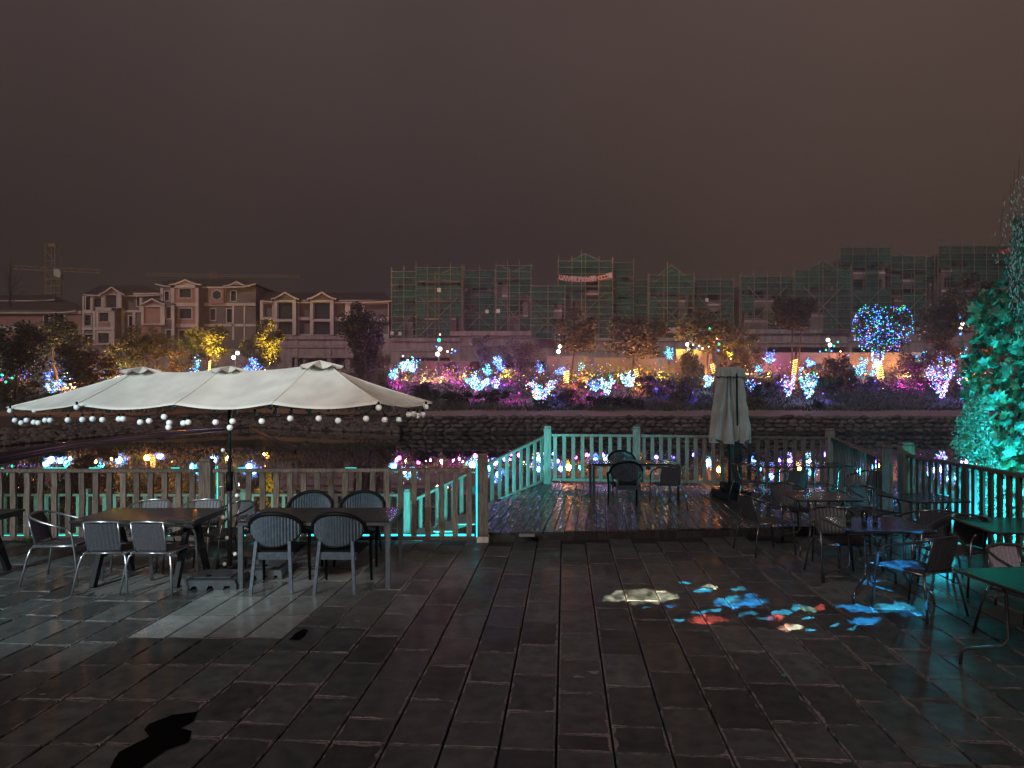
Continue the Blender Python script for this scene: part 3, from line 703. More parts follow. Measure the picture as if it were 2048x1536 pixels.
def resin_chair(label, grp):
    t = thing('resin_armchair', label, 'chair', (0,0,0), 0, grp)
    # ribbed oval back, hollow towards the sitter
    b = MB(); nx, nz = 36, 8; vs = []
    def back(u, v): # u -1..1 , v -1..1 on the oval
        zc = .665; hh = .175*math.sqrt(max(0,1-u*u))
        x = u*.275; z = zc+v*hh+(.0); y = -.27+.13*u*u*1.0-.05*(z-.5)
        return x,y,z
    for j in range(nz+1):
        for i in range(nx+1):
            u = (-1+2*i/nx)*.985; x,y,z = back(u,-1+2*j/nz); vs.append((x,y-(.014 if (i//1)%2 else 0),z))
    b.add(vs, [(j*(nx+1)+i,j*(nx+1)+i+1,(j+1)*(nx+1)+i+1,(j+1)*(nx+1)+i) for j in range(nz) for i in range(nx)])
    k = len(b.v); b.v += [(x,y+.012,z) for x,y,z in b.v]; b.f += [tuple(i+k for i in reversed(f)) for f in b.f]; b.m += [0]*len(b.m)
    b.obj('backrest', M['rattan'], t, local=True)
    b = MB(); pts = []; rr = []
    for i in range(25):
        u = math.cos(PI*(1-i/24)); x,y,z = back(u*.985,1); pts.append((x*1.03,y-.004,z+.008)); rr.append(.021)
    pts = [(-.285,.20,.585),(-.295,.05,.615),(-.29,-.08,.64)]+pts+[(.29,-.08,.64),(.295,.05,.615),(.285,.20,.585)]
    b.tube(pts, .023, 7); b.obj('arm_rim', M['rattan_rim'], t, True, local=True)
    b = MB(); b.tube([(back(math.cos(PI*(1-i/16))*.985,-1)[0],back(math.cos(PI*(1-i/16))*.985,-1)[1]-.004,back(math.cos(PI*(1-i/16))*.985,-1)[2]) for i in range(17)], .012, 6); b.obj('lower_rim', M['rattan_rim'], t, True, local=True)
    for sx in (-1,1):
        b = MB(); b.beam((sx*.215,-.315,0),(sx*.175,-.255,.55),.032,.03,up=(0,1,0)); b.obj('leg', M['rattan'], t, local=True)
        b = MB(); b.tube([(sx*.26,.28,0),(sx*.255,.25,.35),(sx*.27,.225,.56),(sx*.285,.17,.595)], [.015,.019,.022,.022], 7); b.obj('leg', M['rattan_rim'], t, True, local=True)
    b = MB(); b.cbox(-.235,-.235,.40,.235,.245,.445,.012); b.obj('seat', M['rattan_rim'], t, local=True)
    b = MB()
    for i in range(24): x = -.20+i*.0175; b.box(x,-.262,.355,x+.011,-.240,.425)
    b.box(-.205,-.255,.355,.215,-.236,.43); b.obj('apron', M['rattan'], t, local=True)
    return t
G1 = 'tube armchairs round the slatted table'; G2 = 'ribbed resin armchairs'; G3 = 'dark armchairs among the bistro tables'
c0 = armchair('silver tube armchair with grey back before the slatted table, farther from the parasol', M['alu'], M['mesh_grey'], G1)
c0.location = (-4.36,7.80,0); c0.rotation_euler = (0,0,.06)
dup(c0, (-3.84,7.80,0), -.05, 'silver tube armchair in front of the slatted table, the one closer to the parasol foot')
cd = armchair('silver tube armchair with black back at the end of the slatted table', M['alu'], M['mesh_dark'], G1)
cd.location = (-5.12,8.13,0); cd.rotation_euler = (0,0,-PI/2+.1)
dup(c0, (-4.55,8.78,0), PI+.05, 'armchair tucked behind the slatted table, only its pale top bar showing')
dup(c0, (-3.92,8.80,0), PI-.05, 'armchair tucked behind the slatted table beside the parasol pole')
cb = armchair('black armchair at the parasol end of the slatted table', M['dark_tube'], M['mesh_dark'], G1)
cb.location = (-3.52,8.72,0); cb.rotation_euler = (0,0,PI/2+.9)
r0 = resin_chair('ribbed resin armchair with its back to us, next to the parasol base', G2)
r0.location = (-2.56,7.83,0); r0.rotation_euler = (0,0,.03)
dup(r0, (-1.87,7.83,0), -.03, 'ribbed resin armchair, its back to us, at the outer half of the plain table')
dup(r0, (-2.60,9.02,0), PI, 'ribbed resin armchair behind the plain table, nearer the parasol')
dup(r0, (-1.93,9.02,0), PI, 'ribbed resin armchair behind the plain table, near its outer end')
dup(r0, (2.02,12.7,DZ), .02, 'ribbed resin armchair with its back to us at the deck table')
dup(r0, (2.28,14.6,DZ), PI+.05, 'ribbed resin armchair on the far side of the deck table')
k0 = armchair('dark tube armchair facing away at the outer end of the deck table', M['dark_tube'], M['mesh_dark'], G3)
k0.location = (2.78,12.70,DZ); k0.rotation_euler = (0,0,0)
for loc, rz, lb in (((3.95,6.95,0),.42,'dark armchair whose seat catches blue light, in front of the square table with glasses'),
    ((3.78,8.22,0),PI-.1,'armchair pushed in behind the square table with glasses'),
    ((4.12,8.80,0),.15,'armchair with its back to us at the square table past the one with glasses'),
    ((3.42,9.55,0),-PI/2+.2,'armchair at the side of the square table nearest the deck edge'),
    ((4.15,10.55,0),PI+.1,'armchair behind the square table nearest the deck edge'),
    ((5.25,10.30,0),PI+.35,'black backed armchair in front of the double railing posts'),
    ((4.95,8.55,0),-.1,'armchair between the table with glasses and the railing, its back to us'),
    ((4.85,7.75,0),PI/2+.5,'armchair turned sideways between the table with glasses and the corner table'),
    ((4.35,12.95,DZ),-PI/2,'armchair at the inner end of the joined deck tables'),
    ((4.75,12.15,DZ),.1,'armchair with its back to us at the joined deck tables'),
    ((6.1,12.2,DZ),.15,'armchair at the joined deck tables closest to the railing')):
    dup(k0, loc, rz, lb)
kw = armchair('armchair with pale striped back tucked behind the nearest dark green table', M['dark_tube'], mat('striped_webbing',(.34,.32,.36),(.24,.22,.26),.6,60), G3)
kw.location = (4.45,6.05,0); kw.rotation_euler = (0,0,PI+.25)

# slatted table on splayed trestle legs
def slat_table(label, x0,y0,x1,y1):
    t = thing('slatted_table', label, 'table', ((x0+x1)/2,(y0+y1)/2,0)); n_ = 6; w_ = (y1-y0)/n_
    for i in range(n_):
        b = MB(); b.cbox(x0,y0+i*w_+.004,.712,x1,y0+(i+1)*w_-.004,.742,.004); b.obj('slat', M['slat_black'], t)
    b = MB(); b.box(x0+.03,y0+.03,.672,x1-.03,y0+.055,.710); b.box(x0+.03,y1-.055,.672,x1-.03,y1-.03,.710); b.box(x0+.03,y0+.056,.672,x0+.055,y1-.056,.710); b.box(x1-.055,y0+.056,.672,x1-.03,y1-.056,.710); b.obj('apron', M['slat_black'], t)
    ym = (y0+y1)/2
    for x in (x0+.23,x1-.22):
        for s in (-1,1):
            b = MB(); b.beam((x,ym+s*.10,.67),(x,ym+s*.40,0),.075,.05,up=(1,0,0)); b.obj('leg', M['trestle'], t)
        b = MB(); b.box(x-.03,ym-.28,.30,x+.03,ym+.28,.34); b.obj('stretcher', M['black_metal'], t)
    return t
slat_table('long black slatted table with splayed legs under the parasol', -4.82,7.72,-3.46,8.62)
slat_table('black slatted table cut off by the frame edge', -7.25,7.78,-5.86,8.55)
def plain_table(label, x0,y0,x1,y1, z=0, rz=0):
    cx,cy = (x0+x1)/2,(y0+y1)/2
    t = thing('plain_table', label, 'table', (cx,cy,z), rz); hx,hy = (x1-x0)/2,(y1-y0)/2
    w_ = hx*2/3
    for i in range(3):
        b = MB(); b.cbox(-hx+i*w_+.0015,-hy,.722,-hx+(i+1)*w_-.0015,hy,.742,.003); b.obj('top_panel', M['top_black'], t, local=True)
    b = MB(); b.box(-hx+.004,-hy+.004,.690,hx-.004,-hy+.03,.7205); b.box(-hx+.004,hy-.03,.690,hx-.004,hy-.004,.7205); b.box(-hx+.004,-hy+.031,.690,-hx+.03,hy-.031,.7205); b.box(hx-.03,-hy+.031,.690,hx-.004,hy-.031,.7205)
    b.obj('apron', M['plastic'], t, local=True)
    for sx in (-1,1):
        for sy in (-1,1):
            x = sx*(hx-.032); y = sy*(hy-.032)
            b = MB(); b.cbox(x-.026,y-.026,0,x+.026,y+.026,.689,.003); b.obj('leg', M['plastic'], t, local=True)
    return t
plain_table('plain dark table with square legs under the parasol, set with four resin armchairs', -2.99,7.72,-1.32,8.64)
plain_table('plain dark table with square legs standing alone on the deck', 1.50,13.15,3.12,14.0, DZ, -.03)
# square bistro tables with kinked tube legs
def bistro(label, c, rz, hw=.42, z=0):
    t = thing('bistro_table', label, 'table', (c[0],c[1],z), rz, 'square bistro tables with kinked tube legs')
    def rr(h, r_, n_=5):
        pts = []
        for qx,qy,a0 in ((1,1,0),(-1,1,PI/2),(-1,-1,PI),(1,-1,1.5*PI)):
            for i in range(n_+1):
                a = a0+PI/2*i/n_; pts.append((qx*(h-r_)+r_*math.cos(a), qy*(h-r_)+r_*math.sin(a)))
        return pts
    b = MB(); b.slab(rr(hw,.07), .722,.740); b.obj('table_top', M['top_glass'], t, local=True)
    b = MB(); b.tube([(x,y,.729) for x,y in rr(hw+.002,.07)], .0135, 6, closed=True); b.obj('rim', M['black_metal'], t, True, local=True)
    b = MB(); b.tube([(x,y,.70) for x,y in rr(hw*.5,.10)], .010, 6, closed=True); b.tube([(x,y,.36) for x,y in rr(hw*.42,.10)], .008, 6, closed=True); b.obj('ring', M['dark_tube'], t, True, local=True)
    for sx in (-1,1):
        for sy in (-1,1):
            k = hw/.42
            b = MB(); b.tube([(sx*.24*k,sy*.24*k,.715),(sx*.20*k,sy*.20*k,.60),(sx*.19*k,sy*.19*k,.26),(sx*.215*k,sy*.215*k,.20),(sx*.36*k,sy*.36*k,.13),(sx*.385*k,sy*.385*k,.10),(sx*.39*k,sy*.39*k,0)], .0125, 7)
            b.obj('leg', M['dark_tube'], t, True, local=True)
    return t
bistro('square bistro table with drinking glasses catching blue light', (3.88,7.57), -.05, .425)
bistro('square bistro table nearest the deck edge', (4.20,9.70), -.06, .42)
bistro('square bistro table in front of the double railing posts', (5.52,9.55), .1, .40)
bistro('inner one of the two joined tables on the deck', (4.80,13.15), -.04, .44, DZ)
bistro('outer one of the two joined tables on the deck', (5.70,13.08), -.04, .44, DZ)
bistro('square bistro table reaching out of the frame beside the glowing leaves', (5.33,7.50), -.12, .46)
bistro('nearest dark green reflecting bistro table, cut off by the frame corner', (3.98,5.18), .10, .46)
# drinking glasses
gl = bpy.data.materials.new('clear_glass'); gl.use_nodes = True; g_ = gl.node_tree.nodes['Principled BSDF']
g_.inputs['Transmission Weight'].default_value = 1; g_.inputs['Roughness'].default_value = .02; g_.inputs['Base Color'].default_value = (.85,.92,.95,1)
for (x,y,r_,h,lb) in ((3.66,7.72,.030,.07,'short clear glass standing apart on the blue lit table'),(3.86,7.78,.034,.10,'taller clear glass in the middle of the blue lit table'),(3.95,7.72,.028,.065,'small clear glass beside the taller one')):
    b = MB(); pr = [(0,.0),(r_*.85,0),(r_,h),(r_*.9,h),(r_*.75,.008),(0,.008)]; vs = []; n_ = 14
    for (q,zz) in pr:
        for i in range(n_): vs.append((x+q*math.cos(2*PI*i/n_), y+q*math.sin(2*PI*i/n_), .7405+zz))
    b.add(vs, [(j*n_+i,j*n_+(i+1)%n_,(j+1)*n_+(i+1)%n_,(j+1)*n_+i) for j in range(len(pr)-1) for i in range(n_)])
    tag(b.obj('drinking_glass', gl, smooth=True), lb, 'glass')

# ---------------------------------------------------------------- the big double parasol
um = thing('parasol', 'large open cream double parasol with three vented peaks over the terrace tables', 'parasol', (-3.35,8.42,0))
POLE = (-3.35,8.42)
def cp(px,py,d): return W(px,py,d)
tipL = cp(13,816,8.75); tipR = cp(865,806,8.05)
fr = [cp(150,810,7.65), cp(348,809,7.45), cp(542,808,7.15), cp(762,806.5,6.95)]
peak = [cp(285,740,8.62), cp(460,738,8.42), cp(640,730,8.12)]
bk = []
for i,(f_) in enumerate(fr):
    pk = (peak[0],peak[1]*.62+peak[0]*.38,peak[1]*.62+peak[2]*.38,peak[2])[i]
    c_ = Vector((pk.x,pk.y,0)); q = Vector((2*c_.x-f_.x, 2*c_.y-f_.y, f_.z+.01)); bk.append(Vector((lerp(q.x,f_.x,.5) if i in(1,2) else lerp(q.x,f_.x,.75), q.y, f_.z)))
def panel(a, b_, p, q, sag=.040, nu=12, nv=12, mat_=None):
    """cloth between rim a-b_ and ridge p-q"""
    vs = []
    for j in range(nv+1):
        v = j/nv
        for i in range(nu+1):
            u = i/nu; lo = a.lerp(b_,u); hi = p.lerp(q,u)
            pt = lo.lerp(hi,v)
            s = math.sin(PI*u)
            hi_len = (q-p).length
            pt = Vector(pt); pt.z -= s*sag*(1-v)*1.0+s*v*min(.035,hi_len*.03)+.035*math.sin(PI*v)*(.4+.6*s)
            pt.z += .006*noise.noise((pt.x*3,pt.y*3,pt.z*2))
            vs.append(pt)
    b = MB(); w_ = nu+1
    b.add(vs, [(j*w_+i,j*w_+i+1,(j+1)*w_+i+1,(j+1)*w_+i) for j in range(nv) for i in range(nu)])
    k = len(b.v); b.v += [(x,y,z-.003) for x,y,z in b.v]; b.f += [tuple(i+k for i in reversed(f)) for f in b.f]; b.m += [0]*len(b.m)
    rim_ = list(range(w_)); b.f += [(rim_[i],rim_[i]+k,rim_[i+1]+k,rim_[i+1]) for i in range(nu)]; b.m += [0]*nu
    return b.obj('canopy_panel', M['canvas'], um, True)
P0,P1,P2 = peak
dx = Vector((.11,0,0))
P1a, P1b = P1-dx*.9, P1+dx*.9
panel(tipL, fr[0], P0, P0-dx*.5); panel(fr[0], fr[1], P0-dx*.5, P1a, .05); panel(fr[1], fr[2], P1a, P2-dx*.9, .05); panel(fr[2], fr[3], P2-dx*.9, P2+dx*.9, .05); panel(fr[3], tipR, P2+dx*.9, P2)
panel(bk[0], tipL, P0-dx*.5, P0); panel(bk[1], bk[0], P1a, P0-dx*.5); panel(bk[2], bk[1], P2-dx*.9, P1a); panel(bk[3], bk[2], P2+dx*.9, P2-dx*.9); panel(tipR, bk[3], P2, P2+dx*.9)
# seams (piping over the ribs), rim hem
b = MB()
for a, q in ((fr[0],P0-dx*.5),(fr[1],P1a),(fr[2],P2-dx*.9),(fr[3],P2+dx*.9),(tipL,P0),(tipR,P2)):
    pts = [Vector(a.lerp(q,i/12)) for i in range(13)]
    for i, p in enumerate(pts): p.z -= .02*math.sin(PI*i/12)-.006
    b.tube(pts, .0065, 5)
b.obj('seam', M['canvas'], um, True)
# vent caps
for (pk, wl, wr, hb) in ((P0,.23,.23,.042),(P1,.21,.21,.036),(P2,.23,.27,.055)):
    b = MB(); n_ = 8; top = pk+Vector((0,0,hb)); rim_ = []
    for i in range(n_*4):
        a = 2*PI*i/(n_*4); s = .86+.14*abs(math.cos(a*n_/2)); dz = -.028-.028*abs(math.sin(a*n_/2))*1.2
        rim_.append(Vector((pk.x+(wl if math.cos(a)<0 else wr)*math.cos(a)*s, pk.y+.28*math.sin(a)*s, pk.z+.018+dz+.006*math.sin(a*7))))
    K = len(rim_); b.add([top]+[p for p in rim_], [(0,1+i,1+(i+1)%K) for i in range(K)])
    k = len(b.v); b.v += [(x,y,z-.004) for x,y,z in b.v]; b.f += [tuple(i+k for i in reversed(f)) for f in b.f]; b.m += [0]*K
    b.obj('vent_cap', M['canvas'], um)
# pole, ribs, hub, crank
b = MB(); b.tube([(POLE[0],POLE[1],.09),(POLE[0],POLE[1],1.15)], .026, 12); b.tube([(POLE[0],POLE[1],1.13),(POLE[0],POLE[1],2.36)], .021, 12); b.obj('pole', M['black_metal'], um, True)
b = MB(); b.tube([(POLE[0],POLE[1],.98),(POLE[0],POLE[1],1.20)], .040, 12); b.obj('collar', M['rattan_rim'], um, True)
b = MB(); b.tube([(POLE[0]-.03,POLE[1]-.02,1.03),(POLE[0]-.10,POLE[1]-.03,1.03),(POLE[0]-.10,POLE[1]-.03,.92)], .007, 6); b.obj('crank_handle', M['alu'], um, True)
hub = Vector((POLE[0],POLE[1],2.24)); low = Vector((POLE[0],POLE[1],1.98))
for a in fr+bk+[tipL,tipR]:
    pk = min((P0,P1,P2), key=lambda q: (q-a).length); b = MB(); b.tube([Vector(a)-Vector((0,0,.03)), pk-Vector((0,0,.10))], .011, 5); b.obj('rib', M['black_metal'], um, True)
for pk in (P0,P2):
    b = MB(); b.tube([hub, pk-Vector((0,0,.14))], .018, 6); b.tube([low, pk.lerp(hub,.35)-Vector((0,0,.12))], .012, 6); b.obj('arm', M['black_metal'], um, True)
# base of plastic weights
def weight(label, cx, cy, hx, hy, rz=0):
    b = MB(); cc = []
    prof = [(-hx,.0),(-hx*.72,0),(-hx*.66,.035),(-hx*.50,.045),(-hx*.42,0),(-hx*.12,0),(-hx*.04,.045),(hx*.10,.045),(hx*.18,0),(hx*.50,0),(hx*.56,.045),(hx*.74,.045),(hx*.8,0),(hx,0),(hx,.06),(hx*.93,.105),(-hx*.93,.105),(-hx,.06)]
    b.prism(prof, -hy, hy)
    t = b.obj('parasol_weight', M['plastic']); t.location = (cx,cy,0); t.rotation_euler = (0,0,rz)
    tag(t, label, 'weight', 'plastic weights on the parasol foot')
    b = MB(); b.cbox(-hx*.7,-hy*.7,.106,hx*.7,hy*.7,.120,.008); o = b.obj('raised_lid', M['plastic'], t, local=True)
    b = MB(); b.tube([(-hx*.2,-hy*.5,.121),(-hx*.2,-hy*.5,.135)], .028, 10); b.obj('filler_cap', M['rattan_rim'], t, local=True)
    return t
weight('dark plastic parasol weight lying nearest us between the two tables', -3.28,7.93,.29,.25,.02)
weight('dark plastic parasol weight on the side of the resin armchairs', -2.84,8.42,.20,.30,.02)
weight('dark plastic parasol weight behind the parasol pole', -3.38,8.90,.29,.22,.0)
b = MB(); b.beam((-3.75,8.42,.025),(-3.07,8.42,.025),.06,.03); b.beam((-3.35,8.20,.055),(-3.35,8.66,.055),.06,.03); b.obj('foot_cross', M['black_metal'], um)
# globe string lights under the rim
sl = thing('globe_string_lights', 'strings of white globe bulbs hanging round the rim and pole of the cream parasol', 'string lights', (-3.35,8.42,1.9))
Z = 3.938
g1 = [(80,558),(118,632),(168,652),(210,632),(268,648),(302,652),(358,632),(396,632),(535,630),(605,530),(650,627),(730,622),(808,628),(938,622),(970,622),(1105,647),(1175,637),(1293,605),(1334,652),(1328,688),(1445,655),(1483,648),(1698,648),(1832,640),(1811,690)]
g2 = [(172,640),(396,618),(620,618),(773,635),(993,620),(1140,630),(1252,630),(1330,587),(1370,583),(1397,595),(1440,587),(1465,527),(1093,533)]
g3 = [(272,558),(860,560),(1342,527),(1560,535),(1695,555),(1853,570),(2007,582)]
g4 = [(117,583),(280,570),(240,530),(297,515),(405,572),(550,562),(700,545),(923,537),(1062,540),(1197,537)]
def near(px):  return itp([(13,8.7),(150,7.6),(348,7.40),(542,7.1),(762,6.9),(865,8.0)], px)-.03
bl = []
for x,y in g1: bl.append((x/Z, y/Z+680, near(x/Z), .0315))
for x,y in g2: bl.append((x/Z+480, y/Z+680, near(x/Z+480), .0315))
for x,y in g3: bl.append((x/Z, y/Z+680, 9.1, .0315))
for x,y in g4: bl.append((x/Z+480, y/Z+680, 9.0, .0315))
bm0 = MB(); bm0.ball((0,0,0),1,14,9); bme = bm0.mesh('bulb', M['bulb'], True)
sk = MB(); sk.tube([(0,0,.9),(0,0,1.9)], [.42,.36], 8); skm = sk.mesh('socket', M['rattan_rim'])
fronts = []
for (px,py,d,r_) in bl:
    p = W(px,py,d); o = link('bulb', bme, sl, p-sl.location, (0,0,0), (r_,)*3); s_ = link('socket', skm, sl, p-sl.location, (0,0,0), (r_,)*3)
    (fronts if d < 9.15 and not (px > 480 and d == 9.2) else fronts).append((px,p+Vector((0,0,r_*1.9)),d))
def cord(seq, parent=sl):
    b = MB()
    for a, q in zip(seq, seq[1:]):
        pts = [a.lerp(q,i/6) for i in range(7)]
        for i, p in enumerate(pts): p.z -= .03*math.sin(PI*i/6)*min(1,(q-a).length*3)
        b.tube(pts, .0035, 4, cap=False)
    b.obj('cord', M['rattan_rim'], parent)
fa = sorted([(px,p) for px,p,d in fronts if d < 8.9 or px < 60], key=lambda q:q[0]); cord([p for _,p in fa])
fb = sorted([(px,p) for px,p,d in fronts if d >= 8.9 and px >= 60], key=lambda q:q[0]); cord([p for _,p in fb])
pb_ = []
for (px,py) in ((446,900.4),(474,991),(446,1035),(454,1075.5),(470,1108),(449,1128)):
    d = 8.40; p = W(px,py,d); link('bulb', bme, sl, p-sl.location, (0,0,0), (.024,)*3); pb_.append(p)
seq = [W(462,850,8.4)]
for i, p in enumerate(pb_): seq += [p+Vector((.0,0,.04)), Vector((POLE[0], POLE[1]+.04*(-1)**i, p.z-.06))]
cord(seq)

# ---------------------------------------------------------------- folded parasol on the deck
fp = thing('folded_parasol', 'closed grey green parasol hanging in folds above the deck', 'parasol', W(1460,985,14.0)*1)
cx, cyy = fp.location.x, 14.0; fp.location = (cx,cyy,DZ)
def Zp(py): return EYE+(HOR-py)*14.0/F
prof = [(Zp(737),.26),(Zp(745),.275),(Zp(752),.255),(Zp(765),.27),(Zp(790),.31),(Zp(820),.36),(Zp(850),.395),(Zp(868),.41),(Zp(876),.40)]
b = MB(); n_ = 96; vs = []
for j,(z_,r_) in enumerate(prof):
    for i in range(n_):
        a = 2*PI*i/n_; ph = a*9+1.3*noise.noise((math.cos(a)*1.3,math.sin(a)*1.3,z_*.5))*3
        k = .36+.64*abs(math.sin(ph/1.0))**.8 if j > 1 else .8+.2*abs(math.sin(ph))
        zz = z_-(.10*abs(math.sin(ph*.5+.7)) if j >= len(prof)-2 else 0)
        vs.append((cx+r_*k*math.cos(a), cyy+r_*k*math.sin(a)*.8, zz))
b.add(vs, [(j*n_+i,(j+1)*n_+i,(j+1)*n_+(i+1)%n_,j*n_+(i+1)%n_) for j in range(len(prof)-1) for i in range(n_)])
b.add([(cx,cyy,Zp(733))]+vs[:n_], [(0,1+(i+1)%n_,1+i) for i in range(n_)]); b.obj('folded_canopy', M['canvas_grey'], fp)
b = MB(); vs = []
for j,(z_,r_) in enumerate(((Zp(734),.20),(Zp(742),.285),(Zp(752),.295))):
    for i in range(60):
        a = 2*PI*i/60; k = .86+.14*abs(math.sin(a*6+.4)); vs.append((cx+r_*k*math.cos(a), cyy+r_*k*math.sin(a)*.8, z_-.02*abs(math.cos(a*6))*(j==2)))
b.add(vs, [(j*60+i,(j+1)*60+i,(j+1)*60+(i+1)%60,j*60+(i+1)%60) for j in range(2) for i in range(60)]); b.obj('vent_flap', M['canvas_grey'], fp)
b = MB(); b.tube([(cx-.01,cyy,DZ+.1),(cx-.01,cyy,Zp(745))], .026, 10); b.obj('pole', M['black_metal'], fp, True)
b = MB(); b.beam((cx+.02,cyy-.34,Zp(748)),(cx+.05,cyy-.30,Zp(850)),.03,.01); b.obj('strap', M['rattan_rim'], fp)
b = MB(); b.cbox(cx-.30,cyy-.30,DZ,cx+.32,cyy+.30,DZ+.14,.02); b.cbox(cx-.16,cyy-.16,DZ+.141,cx+.16,cyy+.16,DZ+.30,.02); b.obj('base', M['rattan_rim'], fp)
# little weed at the railing foot
b = MB(); q = Vector((-6.88,10.12,0))
for i in range(16):
    a = R.uniform(0,2*PI); l_ = R.uniform(.05,.11); e_ = q+Vector((math.cos(a)*l_*1.2,math.sin(a)*l_*.5,R.uniform(.03,.13))); u = Vector((-math.sin(a),math.cos(a),.4))*.018; mdl = (q+e_)/2+Vector((0,0,.02))
    b.add([q,mdl-u,e_,mdl+u], [(0,1,2,3)])
tag(b.obj('weed', mat('weed_leaf',(.07,.22,.06),rough=.5)), 'small bright green weed growing at the foot of the terrace railing', 'plant')
# ================================================================= VINE AND PLANTS AT THE SIDE
def maple(name, seed):
    rr = random.Random(seed); pts = []
    lob = [(0,.0),(.16,.05),(.42,-.02),(.38,.20),(.62,.40),(.34,.50),(.30,.78),(.12,.72),(0,1.0)]
    P_ = [(x,y) for x,y in lob]+[(-x*rr.uniform(.85,1.1),y) for x,y in reversed(lob[1:-1])]
    b = MB(); vs = [(0,.42,.05)]
    for x,y in P_: vs.append((x, y-.1, -.32*x*x-.20*(y-.4)**2+rr.uniform(-.03,.03)))
    k = len(P_); b.add(vs, [(0,1+i,1+(i+1)%k) for i in range(k)]); return b
M['ivy'] = mat('vine_leaf', (.11,.21,.16), (.04,.10,.075), .38, 6, rnd=.35, spec=.6)
M['ivy_small'] = mat('shrub_leaf', (.20,.34,.30), (.09,.17,.15), .4, 6, rnd=.2)
for k_ in ('ivy','ivy_small'):
    nt_ = M[k_].node_tree; bs = nt_.nodes['Principled BSDF']; tr = nt_.nodes.new('ShaderNodeBsdfTranslucent'); tr.inputs[0].default_value = (.10,.32,.16,1)
    ms = nt_.nodes.new('ShaderNodeMixShader'); ms.inputs[0].default_value = .25; nt_.links.new(bs.outputs[0], ms.inputs[1]); nt_.links.new(tr.outputs[0], ms.inputs[2]); nt_.links.new(ms.outputs[0], nt_.nodes['Material Output'].inputs[0])
vine = thing('climbing_vine', 'tall climbing vine with big maple shaped leaves glowing green behind the railing', 'vine', (7.7,10.8,-.9))
lm = [maple('leaf',i).mesh('leaf', M['ivy']) for i in range(4)]
VL = [(585,1975),(600,1936),(640,1930),(675,1948),(700,1920),(740,1912),(800,1918),(870,1935),(940,1945),(1010,1940),(1120,1935)]
def vx(py, y): return (itp(VL,py)-1024)*y/F
from mathutils import Euler
cnt = 0; rest = MB()
def leaf_at(px, py, y, s, big):
    global cnt
    p = W(px,py,y); rot = Euler((R.gauss(-PI/2-.5,.45)+PI, R.gauss(0,.4), R.gauss(0,.8)))
    rot = Euler((R.gauss(2.0,.45), R.gauss(0,.45), R.gauss(0,.7)))
    if big:
        o = link('leaf', lm[R.randrange(4)], vine, p-vine.location, rot, (s,)*3)
    else:
        m_ = rot.to_matrix(); src = lm[R.randrange(4)]
        rest.add([m_@(v.co*s)+p for v in src.vertices], [tuple(f.vertices) for f in src.polygons])
for i in range(300):
    py = 585+ (1120-585)*R.random()**1.15; px0 = itp(VL,py); px = px0+5+R.random()*(2120-px0); leaf_at(px,py,R.uniform(10.0,10.6),R.uniform(.09,.205),True)
for i in range(7500):
    py = 570+ (1180-570)*R.random(); px0 = itp(VL,py)+ 8; px = px0+R.random()*(2600-px0); leaf_at(px,py,R.uniform(10.25,12.0),R.uniform(.06,.17),False)
for i in range(700):                                                        # column climbing beyond the frame edge
    py = R.uniform(440,640); px = itp([(440,2034),(470,2022),(560,2005),(620,1990)],py)+R.random()*260; leaf_at(px,py,R.uniform(10.3,11.6),R.uniform(.08,.17),False)
o = rest.obj('foliage', M['ivy'], vine); o['kind'] = 'stuff'
b = MB()
for i in range(9):
    x = R.uniform(7.9,9.4); y = R.uniform(10.9,11.7); pts = [(x,y,-1.0)]
    for k in range(7): x += R.uniform(-.16,.16); pts.append((x,y+R.uniform(-.1,.1),-1+(k+1)*.62))
    b.tube(pts, [.05-.005*k for k in range(8)], 6)
b.obj('stem', M['bark'], vine, True)
# fine leaved shrub in the floodlight
sh = thing('leafy_shrub', 'fine leaved shrub glowing bright cyan above the dark railing', 'shrub', (6.9,10.4,-.9))
b = MB()
for i in range(5200):
    a = R.random(); py = 790+ (1100-790)*R.random(); cxp = itp([(790,1955),(850,1945),(890,1942),(940,1960),(1100,1985)],py); wp = itp([(780,12),(810,26),(860,42),(900,45),(950,45),(1100,60)],py)
    px = cxp+wp*R.uniform(-1,1)*(.6+.4*R.random()); y = 9.95+R.random()*.5; p = W(px,py,y)
    m_ = Euler((R.uniform(-1,1)*.9+PI/2,R.uniform(-1,1),R.uniform(0,6.3))).to_matrix(); s = R.uniform(.014,.032)
    b.add([m_@Vector(q)*s+p for q in ((-1,0,0),(0,-.6,.15),(1.2,0,0),(0,.6,.15))], [(0,1,2,3)])
o = b.obj('foliage', M['ivy_small'], sh); o['kind'] = 'stuff'
b = MB()
for i in range(14):
    x = 6.8+R.uniform(-.2,.4); b.tube([(6.95,10.3,-1.0),(x,10.3,.2),(x+R.uniform(-.3,.2),10.2+R.random()*.2,R.uniform(.9,2.0))],[.015,.010,.004],5)
b.obj('stem', M['bark'], sh)
